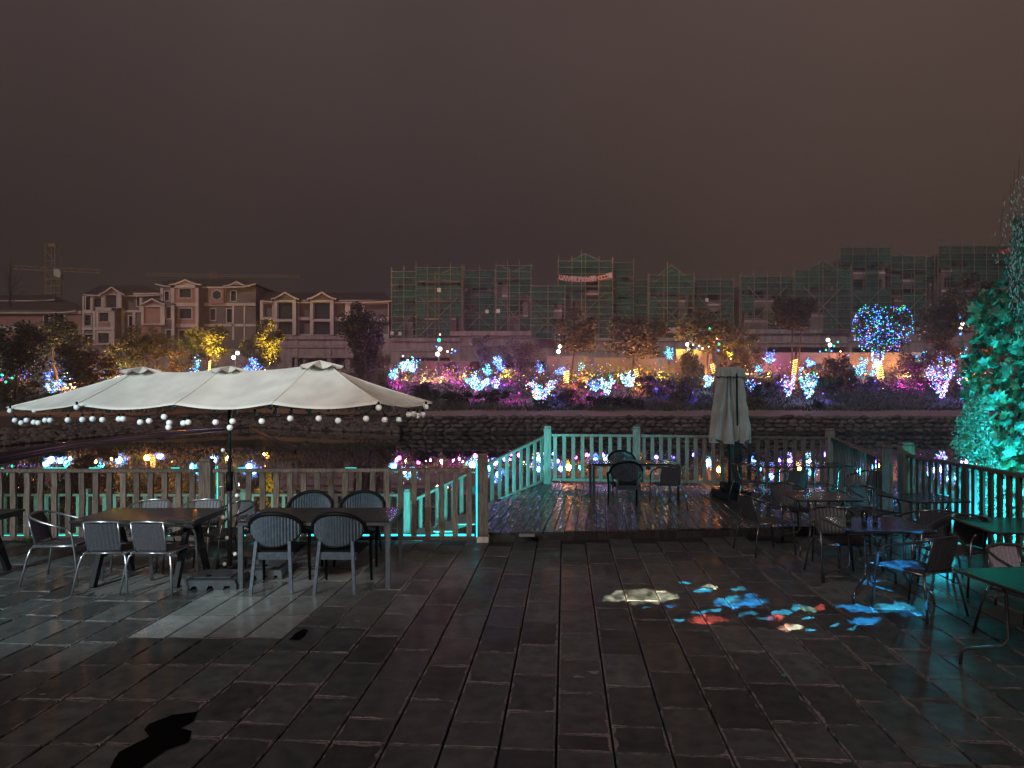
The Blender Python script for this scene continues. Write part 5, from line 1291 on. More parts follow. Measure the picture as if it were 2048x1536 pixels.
TR = [ # label, px, base, crown x, y, rx, rz, leaf, var, weep
 ('dark bushy evergreen at the frame edge below the tower crane, green bulbs under it',30,800,36,690,66,58,0,0),
 ('broad brownish tree between the dark edge evergreen and the yellow lit crowns',155,790,165,722,62,48,1,1),
 ('dark green tree right in front of the gabled villa',118,770,100,668,48,38,0,2),
 ('dark evergreen under the tall pink villa',262,770,262,695,42,40,0,1),
 ('yellow lit tree beside the dark evergreen under the pink villas',318,765,312,688,36,32,2,2),
 ('straggly yellow lit bush tree between two lit round trees',348,770,350,725,36,30,2,3),
 ('round tree with glowing yellow trunk in front of the tall villa',415,742,418,680,46,36,2,0),
 ('darker companion crown just before the glowing yellow tree',385,748,383,692,26,26,0,4),
 ('round golden tree beside the portal villa',533,740,530,686,44,44,2,1),
 ('tall dark tree standing before the maroon roofed villa',742,790,725,655,46,48,0,2),
 ('dark lower crown hugging the tall dark tree',700,780,735,700,36,50,0,0),
 ('yellow lit leafy bush tree just above the parasol end',762,790,768,742,20,42,2,3),
 ('dusky pink tree in front of the podium beside the green lantern',962,775,965,700,28,28,3,3),
 ('bare pinkish weeping tree on the podium line',1040,770,1040,712,38,36,3,4),
 ('brown crowned tree next to the street lamp pair',1140,768,1152,662,48,42,1,1),
 ('broad brown tree above the leaning amber trunk',1262,770,1268,668,62,46,1,0),
 ('wide brown tree below the narrow green gable',1410,760,1418,660,58,42,1,2),
 ('yellowish tree behind the folded parasol',1440,745,1478,690,44,34,2,1),
 ('willow with yellow hanging sprays before the salmon wall',1385,775,1385,725,24,36,2,1,True),
 ('slender dark twin stemmed tree above the tall amber trunk',1585,765,1585,622,44,36,0,0),
 ('dark tall tree between the multicoloured tree and the vine',1890,760,1880,645,44,50,0,2),
 ('dark high tree crown against the last scaffolded villa',1960,750,1950,600,56,50,0,1),
 ('brownish bush tree behind the string lit shrubs at the vine side',1895,770,1888,692,42,32,1,3),
 ('pale branching tree lit amber from below',1830,770,1832,728,44,32,3,4),
 ('purple grey weeping tree beside the pair of V shaped light strings',1672,775,1672,738,34,36,3,0,True),
 ('olive tree far out beside the vine',1990,770,2000,690,44,40,1,1),
 ('pale round bush tree beside the folded parasol',1498,760,1500,716,30,28,3,4)]
for i, q in enumerate(TR):
    weep = len(q) > 9 and q[9]
    tree(q[0],q[1],q[2],q[3],q[4],q[5],q[6],q[7],q[8],weep, twin='twin' in q[0])
# bare twiggy tree on the sky line at the left
def bare(label, px, pyb, pyt, wp, d, m='bark'):
    base = W(px,pyb,d); t = thing('bare_tree', label, 'tree', base); b = MB(); top = W(px,pyt,d)
    for i in range(26):
        s = base.lerp(top,R.uniform(.2,.8)); e_ = s+Vector((R.gauss(0,1)*wp*d/F*.6,R.gauss(0,.8),R.uniform(.2,1)*(top.z-s.z+.8))); b.tube([s,s.lerp(e_,.5)+Vector((R.uniform(-.3,.3),0,.2)),e_],[.07,.04,.015],4)
    b.tube([base,top],[.16,.04],6); b.obj('trunk', M[m], t); return t
bare('bare twiggy tree rising behind the low villa at the frame edge', 20, 640, 525, 30, 136)
# big shrubs
SH = [(845,792,50,20,0),(905,800,46,18,0),(985,800,44,20,0),(770,800,36,24,1),(1120,800,50,22,1),(1090,812,34,14,0),(1165,770,30,24,1),(1205,806,40,16,0),(1010,752,26,16,2),(1046,752,20,15,2),(1240,808,44,16,0),(1310,785,50,30,1),(1360,795,46,28,1),(1395,770,30,20,1),(1520,790,44,24,0),(1555,772,28,18,1),(1655,785,36,30,0),(1705,770,24,14,1),(1740,770,26,12,0),(1940,790,34,22,0),(1860,775,24,14,1),(1280,812,30,12,0),(1152,815,30,10,0),(960,712,30,18,0),(900,700,26,14,0),(60,785,46,22,1),(110,805,44,18,0),(10,800,34,24,0),(200,790,46,20,1),(1620,722,28,16,1),(1450,800,34,14,0),(1500,806,30,12,1),(735,760,26,20,0),(1640,812,30,10,0)]
adj = ('low dark','rounded brown','spreading','dense dark','ragged brown','small dark','leafy brown','flat dark')
near_ = {845:'under the first white lit shrubs',905:'below the magenta lit trunk',985:'below the cluster of white blue shrubs',770:'at the parasol end',1120:'between the two glowing shrubs',1090:'below the large multicoloured vase shape',1165:'behind the amber coiled trunk',1205:'with pale lower leaves near the path',1010:'glowing yellow, first of a pair',1046:'glowing yellow, second of a pair',1240:'below the leaning amber trunk',1310:'broad, before the salmon wall',1360:'broad, between blue globe lights',1395:'above the violet globe light',1520:'just past the folded parasol',1555:'between folded parasol and V shaped string',1655:'large, beside the pair of V shaped strings',1705:'above the lone blue globe light',1740:'beside the striped amber trunk',1940:'next to the vine foot',1860:'below the pale branching tree',1280:'close to the path, under the orange glow',1166:'',960:'behind the dusky pink tree',900:'dark, under the green lantern',60:'at the frame edge among green bulbs',110:'under the small multicoloured balls',10:'cut by the frame edge',200:'behind the parasol tip',285:'hidden behind the parasol peak',430:'hidden behind the middle of the parasol',560:'hidden behind the parasol seam',650:'hidden behind the last parasol peak',1620:'between thin blue lit stems',1450:'hidden behind the folded parasol',1500:'low beside the folded parasol hem',735:'under the tall dark tree',1640:'near the path past the V shaped strings'}
for i,(px,py,rw,rh,lf) in enumerate(SH):
    d = Dfor(px,py+4); base = Vector(((px-1024)*d/F,d,bank(px,d)-.1)); k = d/F
    t = thing('shrub', ('%s shrub %s' % (adj[i%8], near_.get(px,'near the path below the magenta globe lights')))[:110], 'shrub', base, 0, 'shrubs on the far bank')
    me,_ = SB[i%3]; link('foliage', me, t, (0,0,rh*k*.75), (0,0,R.uniform(0,6)), (rw*k,rw*k*.8,rh*k*1.15), M['leaf'][lf])
    b = MB()
    for j in range(5): b.tube([(base.x+R.uniform(-.2,.2),d,base.z),(base.x+R.uniform(-1,1)*rw*k*.5,d+R.uniform(-.3,.3),base.z+rh*k)],[.04,.015],4)
    b.obj('stem', M['bark'], t)
# low pale leafed ground plants near the path
b = MB()
for (px,py,rw,rh,n_) in ((1200,818,40,12,900),(905,812,30,8,500),(1420,812,30,10,500),(1515,812,30,10,600),(1330,815,30,8,400)):
    d = Dfor(px,py)
    for i in range(n_):
        x = (px+R.gauss(0,rw*.5)-1024)*d/F; y = d+R.gauss(0,.8); z = bank(px,y)+abs(R.gauss(0,rh*.5))*d/F; s = R.uniform(.05,.12); dd_ = Vector((R.gauss(0,1),R.gauss(0,1),R.gauss(0,1))).normalized(); u = dd_.cross(Vector((0,.3,1))).normalized()
        b.add([Vector((x,y,z))-dd_*s,Vector((x,y,z))+u*s*.5,Vector((x,y,z))+dd_*s,Vector((x,y,z))-u*s*.5],[(0,1,2,3)])
M['pale_ground_leaf'] = mat('pale_ground_leaf',(.16,.17,.13),(.07,.08,.06),.6,2)
o = b.obj('ground_cover', M['pale_ground_leaf']); o['kind'] = 'stuff'; tag(o,'patches of pale leaved ground cover just above the bank path','ground cover')

# tangled undergrowth over the whole planted slope
for lfm,nm,lb,sd_,n_ in (('leaf_a','undergrowth','tangled dark green undergrowth covering the planted slope',0,34000),('leaf_b','undergrowth','brownish pink tangle of bare and leafy scrub along the top of the slope',1,30000)):
    b = MB()
    for i in range(n_):
        px = R.uniform(-30,2060); d = R.uniform(78,103.5) if sd_ else 75+24*R.random()**.8
        x = (px-1024)*d/F; g = noise.noise((x*.16+sd_*9,d*.22,sd_*5.)); 
        if g < -.12: continue
        h = (.5+2.6*max(0,g+.12))*(1.25 if sd_ else .75); z = bank(px,d)+h*R.random()**1.2
        s = R.uniform(.06,.15); q = Vector((x,d,z)); dd_ = Vector((R.gauss(0,1),R.gauss(0,1),R.gauss(0,1)+(1.2 if sd_ else 0))).normalized(); u = dd_.cross(Vector((R.gauss(0,1),1,.3))).normalized()*(.16 if sd_ and i%2 else .5)
        if sd_ and i%2: s *= 2.2
        b.add([q-dd_*s,q+u*s,q+dd_*s,q-u*s],[(0,1,2,3)])
    o = b.obj(nm, M['leaf'][3 if sd_ else 0]); o['kind'] = 'stuff'; tag(o, lb, 'undergrowth')
# ---- small trees and shrubs wound with LED strings
PALS = {'w':[0,1,5,5,5,1,2], 'b':[0,0,0,1,1,5,3], 'm':[0,1,2,5,4,6,3,1], 'g':[2,2,1,0,5], 'v':[0,1,3,3,5,5,7], 'c':[1,1,0,5,2]}
PC = {'w':(.45,.6,1),'b':(.08,.2,1),'m':(.25,.45,.9),'g':(.05,.8,.4),'v':(.35,.25,1),'c':(.05,.5,1)}
def ledtree(label, px, pyt, pyb, wp, pal, shape='ball', n_=70, d=None, power=60):
    """shape: ball on a stem, vase opening upwards, column"""
    d = d or Dfor(px,pyb); k = d/F; base = Vector(((px-1024)*d/F,d,min(bank(px,d), W(px,pyb,d).z))); zt_ = W(px,pyt,d).z; H = zt_-base.z
    t = thing('string_lit_shrub', label, 'lit shrub', base, 0, 'small trees wound with light strings')
    b = MB(); tw = MB(); r_ = wp*k*1.2; cols_ = PALS[pal]
    lf = MB()
    brs = []
    for i in range(9 if shape in ('ball','vase') else 1):
        if shape == 'ball':
            hc = min(H*.5,r_*1.15); v = Vector((R.gauss(0,1),R.gauss(0,1),R.gauss(.2,1))).normalized()*R.uniform(.7,1.1); brs.append((Vector((base.x,d,zt_-hc*1.7)), Vector((base.x+v.x*r_,d+v.y*r_,zt_-hc+v.z*hc))))
        elif shape == 'vase':
            a = R.uniform(0,6.283); brs.append((Vector((base.x,d,base.z+.05*H)), Vector((base.x+r_*math.cos(a),d+r_*math.sin(a),base.z+H*R.uniform(.7,1.05)))))
    for i in range(n_):
        if brs:
            s_,e_ = R.choice(brs); u = R.random()**.75; p = s_.lerp(e_,u)+Vector((R.gauss(0,.16),R.gauss(0,.16),R.gauss(0,.14)))*(.4+r_*.5)
        elif shape == 'cone':
            u = R.random(); a = R.uniform(0,6.283); rad = r_*(1-.9*u)*R.random()**.3; p = Vector((base.x+rad*math.cos(a),d+rad*math.sin(a),base.z+H*u))
        else:
            a = R.uniform(0,6.283); p = Vector((base.x+r_*math.cos(a)*.8,d+r_*math.sin(a),base.z+H*R.random()))
        b.octa(p, R.uniform(.042,.078), R.choice(cols_))
        if i%3 == 0: tw.tube([Vector((base.x,d,base.z+H*.25)),(Vector((base.x,d,base.z+H*.4))+p)/2,p],[.02,.012,.006],3)
        for q in range(2):
            s = .10; dd_ = Vector((R.gauss(0,1),R.gauss(0,1),R.gauss(0,1))).normalized(); u_ = dd_.cross(Vector((.2,.3,1))).normalized(); pp = p+Vector((R.gauss(0,.15),R.gauss(0,.15),R.gauss(0,.15))); lf.add([pp-dd_*s,pp+u_*s*.5,pp+dd_*s,pp-u_*s*.5],[(0,1,2,3)])
    o = b.obj('light_string', M['led'], t); o['kind'] = 'stuff'
    tw.tube([base-Vector((0,0,.2)),Vector((base.x,d,zt_-H*.35))],[.05,.03],5); tw.obj('trunk', M['bark'], t)
    o = lf.obj('leaves', M['leaf'][0], t); o['kind'] = 'stuff'
    lamp('string_glow','POINT',Vector((base.x,d-.3,base.z+H*.6)),PC[pal],power,.35,t)
LT = [
 ('round blue lit shrub near the frame edge under the brown tree',137,742,765,10,'c','ball',60),
 ('small blue violet lit ball beside the parasol tip',95,742,765,7,'b','ball',26),
 ('multicoloured lit bush, widest of the edge group by the parasol tip',105,758,786,15,'m','ball',70),
 ('tiny deep blue lit bush beside the wider multicoloured one',123,755,780,7,'b','ball',26),
 ('pale lit shrub peeping over the parasol slope',205,738,764,11,'c','ball',34),
 ('blue green lit shrub peeking above the parasol between two peaks',392,714,752,11,'c','ball',75),
 ('blue lit shrub peeking above the parasol before the golden tree',508,713,752,13,'b','ball',80),
 ('blue lit hedge mound hidden behind the parasol, mirrored in the bay',172,784,800,16,'c','ball',90,86),
 ('violet blue lit shrub mirrored in the bay left of the terrace post',205,768,792,8,'b','ball',50,86),
 ('colourful lit tree mirrored in the bay before the folded chairs',240,748,790,14,'m','ball',110,86),
 ('lone blue lit shrub mirrored beside the amber trunk in the bay',322,762,790,9,'b','ball',60,86),
 ('green blue lit cone mirrored above the terrace rail',388,735,772,8,'c','ball',60,88),
 ('tall white blue lit V tree mirrored next to the parasol pole',428,742,800,13,'w','cone',120,86),
 ('blue cone lit tree mirrored past the parasol pole',500,728,784,12,'b','ball',80,87),
 ('cyan lit round shrub at the end of the parasol',788,734,772,9,'c','ball',60),
 ('white lit small tree, first of the bright pair by the parasol',808,718,762,10,'w','ball',75),
 ('brightest white lit small tree, second of the pair by the parasol',827,714,764,12,'w','ball',95),
 ('white lit tree on a thin magenta stem',945,742,786,12,'w','ball',85),
 ('blue white lit low bush beside the thin magenta stem',962,752,782,15,'w','ball',85),
 ('narrow upright blue lit column shrub in the bright cluster',975,728,772,8,'c','ball',70),
 ('blue lit tree with a lit stem at the top of the bright cluster',997,708,768,12,'b','ball',90),
 ('violet white lit bush closing the bright cluster',990,750,778,11,'v','ball',60),
 ('large multicoloured vase shaped light tree low on the slope',1080,764,808,23,'m','vase',190),
 ('small blue lit column behind the yellow glowing bushes',1078,722,756,9,'b','ball',48),
 ('violet blue lit shrub below the street lamp pair',1121,722,752,11,'b','ball',55),
 ('green topped small lit shrub above the amber trunk',1162,725,748,7,'g','ball',34),
 ('blue lit bush, nearer of the pair before the leaning amber trunk',1190,754,788,10,'b','ball',55),
 ('white blue lit bush with a dripping lower string',1212,756,792,12,'w','vase',85),
 ('blue violet lit tree leaning on the amber leaning trunk',1256,740,780,14,'w','ball',100),
 ('cyan lit bunch high on the salmon wall',1338,692,722,10,'c','ball',70),
 ('blue lit bush half hidden by the folded parasol',1414,748,782,10,'w','ball',60),
 ('small cyan lit round shrub just past the folded parasol',1516,722,750,9,'c','ball',48),
 ('blue lit round tree on a thin stem before the garden wall',1540,698,752,11,'b','ball',65),
 ('blue lit Y shaped string low beside the folded parasol',1507,760,792,11,'b','vase',34),
 ('narrow V of blue lights at the foot of the tall amber trunk',1576,750,796,10,'v','vase',85),
 ('small dim blue lit ring shrub between the two V strings',1602,730,752,8,'c','ball',30),
 ('cyan lit upright shrub above the second V string',1619,712,752,8,'c','ball',55),
 ('second V of bright blue lights, past the tall amber trunk',1617,748,800,13,'w','vase',105),
 ('wide blue cyan lit bush beside the striped amber trunk',1718,714,752,16,'c','ball',115),
 ('small blue lit bush touching the striped amber trunk',1744,732,756,8,'c','ball',34),
 ('blue violet lit bush at the vine side',1862,722,756,12,'v','ball',80),
 ('blue lit tree crown above the tallest V string',1888,690,752,14,'b','ball',110),
 ('tall V of violet blue lights reaching down the slope beside the vine',1882,728,800,19,'v','vase',150),
 ('cyan lit tree top partly behind the vine',1912,686,745,14,'c','ball',90),
 ('small teal lit stem near the pale branching tree',1850,700,735,5,'c','ball',18),
 ('thin column of blue lights behind the vine edge',1925,752,800,6,'v','ball',50)]
for q in LT: ledtree(q[0],q[1],q[2],q[3],q[4],q[5],q[6],int(q[7]*2.5), q[8] if len(q) > 8 else None, 200+q[7]*3.2)
# the large multicoloured tree with striped amber trunk
d = Dfor(1762,760); k = d/F
base = Vector(((1762-1024)*k,d,W(1762,760,d).z)); t = thing('string_lit_tree', 'large round tree covered in blue and green lights with a striped amber trunk', 'lit tree', base)
cc = W(1765,655,d); link('crown', CR[0][0], t, cc-base, (0,0,1), (62*k,58*k,60*k), M['leaf'][0])
b = MB(); branches(b, base, Vector((cc.x-.2,d,cc.z-2)), .2, CR[0][1], cc, 50*k, 50*k); b.obj('trunk', M['bark'], t, True)
b = MB()
for c,r_ in [(Vector((math.cos(a)*.8,math.sin(a)*.8,math.sin(a*2.3)*.6)),0.3) for a in [i*.61 for i in range(26)]]+[(Vector(c_),r__) for c_,r__ in CR[0][1]]:
    for i in range(16):
        v = Vector((R.gauss(0,1),R.gauss(0,1),R.gauss(0,1)))*.22; p = c*.92+v; 
        if p.length > 1.03: p = p/p.length*1.0
        if (Vector((p.x,0,p.z))-Vector((.15,0,.35))).length < .22 and R.random() < .8: continue
        col = 2 if (p.z > .55 and R.random()<.6) or R.random()<.22 else R.choice([0,0,0,1,0,3,1,4 if R.random()<.3 else 0])
        b.octa((cc.x+p.x*55*k,d+p.y*55*k,cc.z+p.z*57*k), R.uniform(.045,.09), col)
for i in range(110):
    u = R.random(); a = R.uniform(0,6.28); r_ = (14+10*(1-u))*k*.55*(1 if u<.5 else 1); p = W(1757-4*u,lerp(700,735,u),d); b.octa((p.x+r_*math.cos(a),d+r_*math.sin(a)*.7,p.z),R.uniform(.06,.1),R.choice([0,1,2,5,0]))
b.obj('light_string', M['led'], t)['kind'] = 'stuff'
def coil(px0,y0,px1,y1,r_,d,turns,parent):
    b = MB(); a = W(px0,y0,d); c_ = W(px1,y1,d); pts = []
    n_ = turns*8
    for i in range(n_+1):
        u = i/n_; p = a.lerp(c_,u); an = 2*PI*u*turns; pts.append((p.x+r_*math.cos(an),d+r_*math.sin(an),p.z))
    b.tube(pts, .040, 4); o = b.obj('light_coil', M['coil'], parent); return o
coil(1762,758,1756,722,.42,d,8,t); lamp('coil_glow','POINT',W(1760,745,d-1.2),(1,.26,.03),1300,.3,t); lamp('string_glow','POINT',W(1765,650,d-5.5),(.1,.3,1),500,.8,t)
# amber coiled trunks
for (x0_,y0_,x1_,y1_,r_,lb) in ((1132,768,1133,742,.36,'short thick trunk wound with glowing amber lights on mid slope'),(1279,773,1271,738,.28,'leaning trunk wound with blazing amber lights'),(1428,748,1424,728,.30,'amber wound trunk just behind the folded parasol'),(1586,764,1591,719,.30,'tallest amber wound trunk below the slender twin stemmed tree'),(305,790,306,752,.30,'amber wound trunk hidden behind the parasol and mirrored in the bay'),(536,800,536,768,.28,'amber wound trunk behind the parasol mirrored past the pole'),(418,742,420,722,.12,'thin glowing yellow trunk behind the parasol middle peak'),(1930,768,1930,748,.3,'amber wound trunk half behind the vine leaves')):
    d = Dfor(x0_,y0_+2) if x0_ > 600 else 86
    base = Vector(((x0_-1024)*d/F,d,W(x0_,y0_,d).z)); t = thing('amber_lit_trunk', lb, 'lit trunk', base); b = MB(); c_ = W(x1_,y1_,d); b.tube([base-Vector((0,0,.6)),base,c_,c_+(c_-base)*.5],[r_*.8,r_*.75,r_*.55,r_*.4],7); b.obj('trunk', M['bark'], t, True)
    coil(x0_,y0_,x1_,y1_,r_*.85,d,max(5,int((y0_-y1_)/4.2)),t); lamp('coil_glow','POINT',base+Vector((.2,-1.7,1.1)),(1,.24,.025),1500,.3,t)
b = MB()
for i in range(620):
    px = R.choice((R.uniform(780,1260),R.uniform(780,1960),R.uniform(0,240))); d = R.uniform(82,103); x = (px-1024)*d/F
    if noise.noise((x*.3,d*.3,8)) < -.05: continue
    c = R.choice([7,7,0,0,1,3,6,6,2]) if px < 1300 else R.choice([0,0,1,6,6,3,7])
    b.octa((x,d,bank(px,d)+R.uniform(.3,2.0)), R.uniform(.035,.06), c)
o = b.obj('scattered_bulbs', M['led']); o['kind'] = 'stuff'; tag(o, 'tiny single coloured bulbs scattered through the undergrowth', 'bulbs')
# lamps with two globes
def street_lamp(label, g_list, pyb, d=None):
    px = sum(g[0] for g in g_list)/len(g_list); d = d or Dfor(px,pyb); base = Vector(((px-1024)*d/F,d,bank(px,d))); t = thing('street_lamp', label, 'street lamp', base, 0, 'twin globe lamps'); top = W(px,g_list[0][1]-2,d)
    b = MB(); b.tube([base,(base.x,d,top.z)],[.07,.05],7); 
    for gx,gy in g_list: q = W(gx,gy,d); b.tube([(base.x,d,q.z-.1),(q.x,d,q.z-.25)],.03,5)
    b.obj('pole', M['black_metal'], t)
    for gx,gy in g_list:
        b = MB(); q = W(gx,gy,d); b.ball(q,.24,12,8); b.obj('globe', M['globe'], t, True)
    q = W(px,g_list[-1][1],d); lamp('globe_light','POINT',q+Vector((0,-.5,0)),(1,.88,.72),350,.25,t)
street_lamp('twin globe lamp beside the golden tree over the parasol',[(475,706),(467,715)],760)
street_lamp('twin globe lamp under the green lantern',[(880,698),(875,708)],775)
street_lamp('twin globe lamp standing before the podium near the brown crowned tree',[(1120,693),(1117,703)],760)
street_lamp('twin globe lamp beside the cluster of hanging lanterns',[(1375,689),(1377,698)],755)
street_lamp('twin globe lamp before the garden wall near the twin stemmed tree',[(1656,680),(1660,690)],755)
street_lamp('twin globe lamp half behind the vine',[(1925,648),(1922,656)],750)
# hanging lanterns and single coloured lamps
for nm,c,s in (('green',(.02,.9,.4),5),('blue',(.05,.2,1),6),('red',(1,.06,.04),5),('warm',(1,.7,.35),7),('whitel',(.9,.95,1),7)): M['g_'+nm] = glowmat('lantern_'+nm,c,s)
LN = [(878,680,4,'green','tall green lantern glowing above the twin lamp by the parasol',9),(880,669,2,'warm','amber lantern on top of the green one',2),(873,693,2,'blue','blue lantern hanging left of the twin lamp globes',3),(895,703,2.5,'warm','warm lantern between twin lamp and dusky pink tree',2.5),(910,702,2.5,'blue','blue lantern before the dusky pink tree',5),(904,699,1.8,'warm','tiny warm lantern by the blue one',2),(903,706,1.8,'blue','tiny blue lantern by the warm ones',2),
 (806,712,2.2,'warm','amber dot lantern over the first white lit tree',2),(824,714,2,'green','green dot lantern over the brightest white tree',2),
 (1246,704,2.5,'whitel','pale oval lantern left of the red pair',5),(1262,701,2.6,'red','red lantern, lower of the close pair',4),(1266,699,2.4,'red','red lantern touching the lower red one',5),(1295,692,2.2,'red','red lantern on the broad brown tree',5),(1303,693,2,'green','green dot lantern beside the red lantern',2),
 (1420,657,3,'green','green cone lantern high on the wide brown tree',5),(1438,688,2.8,'green','green oval lantern above a blue one',5),(1437,701,2.4,'blue','blue oval lantern below the green one',4),(1417,693,2,'warm','warm lantern among the hanging cluster',4),(1398,692,2.2,'warm','orange white lantern by the twin globes',3),(1405,697,2.2,'whitel','white lantern by the blue one in the hanging cluster',4),(1394,697,1.8,'blue','small blue lantern in the hanging cluster',2),(1386,690,2.4,'whitel','white lantern touching the twin globes',3),(1434,677,2,'warm','warm dot lantern at the top of the hanging cluster',2),(1428,684,2,'red','red dot lantern in the hanging cluster',2),(1438,679,1.6,'red','tiny red lantern above the green oval one',2),
 (1640,703,2.2,'blue','blue lantern left of the twin globes by the garden wall',4),(1652,700,2.2,'green','green lantern under the twin globes by the garden wall',3),(1663,702,2.2,'blue','blue lantern under the twin globes by the garden wall',4),(1668,692,2.4,'green','teal lantern beside the lower globe',4),(1676,684,2.2,'green','green lantern upper beside the garden wall globes',3),(1681,703,2,'warm','yellowish lantern past the garden wall globes',2),(1670,709,2.4,'red','red lantern under the garden wall globes',3),(1686,709,2,'red','small red lantern past the first red one',2),(1697,711,2,'blue','blue dot lantern at the end of the garden wall group',2),
 (1920,635,2.4,'blue','blue lantern over the lamp by the vine',3),(1953,642,2.8,'red','red lantern glowing among the vine leaves',3),(1974,644,2.2,'warm','warm lantern among the vine leaves',3),(1838,720,2.4,'green','green dot lantern by the pale branching tree',3),(1833,713,2.6,'blue','blue dot lantern by the pale branching tree',3),(1921,668,3,'blue','cyan blue lantern below the lamp by the vine',4),
 (8,712,2.6,'green','green bulb at the frame edge, topmost',3),(16,740,3.2,'green','brightest green bulb at the frame edge',5),(4,750,2.8,'green','green bulb low at the frame edge',4),(24,756,2.6,'green','green bulb beside the pinkish one',3),(46,727,2.6,'green','green bulb away from the edge group',3),(38,712,2.2,'warm','warm dot over the edge group of green bulbs',4),(12,764,2.8,'green','lowest green bulb of the edge group',3),(33,752,2.2,'red','small red bulb of the edge group',2),(2,760,2.2,'red','reddish bulb cut by the frame edge',3),(67,720,2,'warm','faint warm dot between green bulbs and multicoloured bush',2)]
for (px,py,r_,nm,lb,hp) in LN:
    d = (Dfor(px,762) if px > 60 else 84)-1; q = W(px,py,d); kk = d/F; t = thing('hanging_lantern', lb, 'lantern', q, 0, 'coloured lanterns and bulbs'); b = MB(); b.ball(q, r_*kk*.75, 8, 6, 0, (1,1,max(1,hp/r_*.55))); b.obj('shade', M['g_'+nm], t, True)
    b = MB(); b.tube([q+Vector((0,0,r_*kk*.7)),q+Vector((0,0,r_*kk*.7+.5))],.02,4); b.obj('hook', M['rattan_rim'], t)
# garden spotlights: yellow, magenta, violet, each with its beam
SP = [(768,752,'y',900,'yellow spotlight in the leafy bush above the parasol end'),(813,757,'y',250,'warm spotlight under the white lit pair'),(852,760,'y',420,'yellow spotlight left of the magenta stem'),(884,758,'y',320,'yellow spotlight between magenta stems'),(927,754,'o',350,'bright orange spotlight before the bright cluster'),(1047,752,'y',700,'yellow spotlight in the second yellow bush'),(1012,752,'y',600,'yellow spotlight in the first yellow bush'),(1142,746,'o',160,'small orange spotlight beside the amber trunk'),(1163,756,'y',380,'yellow spotlight under the green topped shrub'),(1183,754,'o',160,'tiny orange spotlight between the blue bushes'),(1240,752,'y',450,'yellow spotlight before the leaning amber trunk'),(1316,752,'y',800,'yellow spotlight beside the salmon wall'),(1397,758,'o',420,'warm spotlight under the yellow willow'),(1385,745,'y',900,'yellow spotlight hidden in the yellow willow'),(1458,716,'y',900,'yellow spotlight under the yellowish tree'),(1492,738,'o',500,'warm spotlight at the pale round bush tree'),(1532,750,'y',250,'yellow spotlight by the thin stemmed blue tree'),(1606,750,'o',160,'orange spotlight between the V strings'),(1676,738,'o',300,'pale orange spotlight under the purple weeping tree'),(1724,744,'o',200,'orange spotlight under the wide cyan bush'),(1810,748,'y',1100,'yellow spotlight at the pale branching tree'),(1803,736,'o',300,'small warm spotlight among pale branches'),(55,776,'y',500,'yellow spotlight under the edge evergreen'),(318,748,'y',1500,'yellow spotlight under the yellow lit tree behind the parasol'),(350,752,'y',1100,'yellow spotlight under the straggly yellow bush tree'),(424,738,'y',1700,'yellow spotlight at the glowing yellow trunk'),(534,738,'y',1800,'yellow spotlight at the golden tree trunk'),(150,770,'o',900,'warm spotlight below the brown tree'),(200,760,'o',500,'warm spotlight behind the parasol slope'),(232,768,'y',500,'yellow spotlight beside the colourful mirrored tree'),(300,772,'o',500,'orange spotlight at the mirrored amber trunk'),(460,770,'y',600,'yellow spotlight hidden behind the parasol middle'),
 (1170,776,'o',450,'added warm spotlight under the brown crowned tree'),(1268,779,'o',500,'added warm spotlight in the fork of the broad brown tree'),(1410,772,'o',700,'added warm spotlight under the wide brown tree'),  # added spots for crowns that the street lamps light
 (862,762,'m',500,'magenta spotlight at the first magenta stem'),(886,750,'m',400,'magenta spotlight at the weeping magenta spray'),(908,760,'m',500,'magenta spotlight at the third magenta stem'),(920,768,'m',260,'magenta spotlight at the leaning stem'),(796,768,'m',320,'magenta spotlight under the cyan round shrub'),(1020,764,'m',220,'magenta spotlight below the yellow bushes'),(1795,770,'m',260,'magenta spotlight low past the striped trunk'),(1833,772,'m',260,'magenta spotlight low beside the pale tree'),(1822,752,'m',240,'magenta spotlight under the pale tree'),(1555,745,'m',300,'magenta spotlight before the long garden wall'),(1040,740,'m',350,'magenta spotlight under the bare weeping tree')]
SC = {'y':(1,.62,.07),'o':(1,.42,.14),'m':(.95,.05,.75)}
for (px,py,c,pw,lb) in SP:
    d = Dfor(px,py+2) if px > 600 else min(Dfor(px,py+2),88 if px in (150,200,232,300,460) else 104)-(4.2 if px in (318,350,424,534) else 0); q = Vector(((px-1024)*d/F,d-.8,max(bank(px,d-.8)+.25, W(px,py,d).z-.2)))
    t = thing('garden_spotlight', lb, 'spotlight', q, 0, 'garden spotlights on the bank'); b = MB(); b.tube([q,q+Vector((0,.16,.10))],.09,8); b.tube([q-Vector((0,0,.35)),q],.02,4); b.obj('housing', M['black_metal'], t)
    b = MB(); b.ball(q+Vector((0,-.04,.05)),.085,8,6); b.obj('lens', M['maglens'] if c == 'm' else M['spotlens'], t)
    big = px in (318,350,424,534,1458,1385,1268,1410,1170,768)
    kind_ = 'SPOT' if big or (c == 'y' and py < 748) or (px < 600 and px not in (150,200,232,300,460)) else 'POINT'
    lamp('spot_beam',kind_,q+Vector((0,-.15,.15)),SC[c],pw*(12.0 if big else 5.0 if px in (150,200,232,300,460) else 3.0 if c != 'm' else 2.1),.12,t,q+Vector((0,.9 if big else .75,1.25 if big else 1.1)),62 if big else 110 if kind_ == 'SPOT' else None,.8)
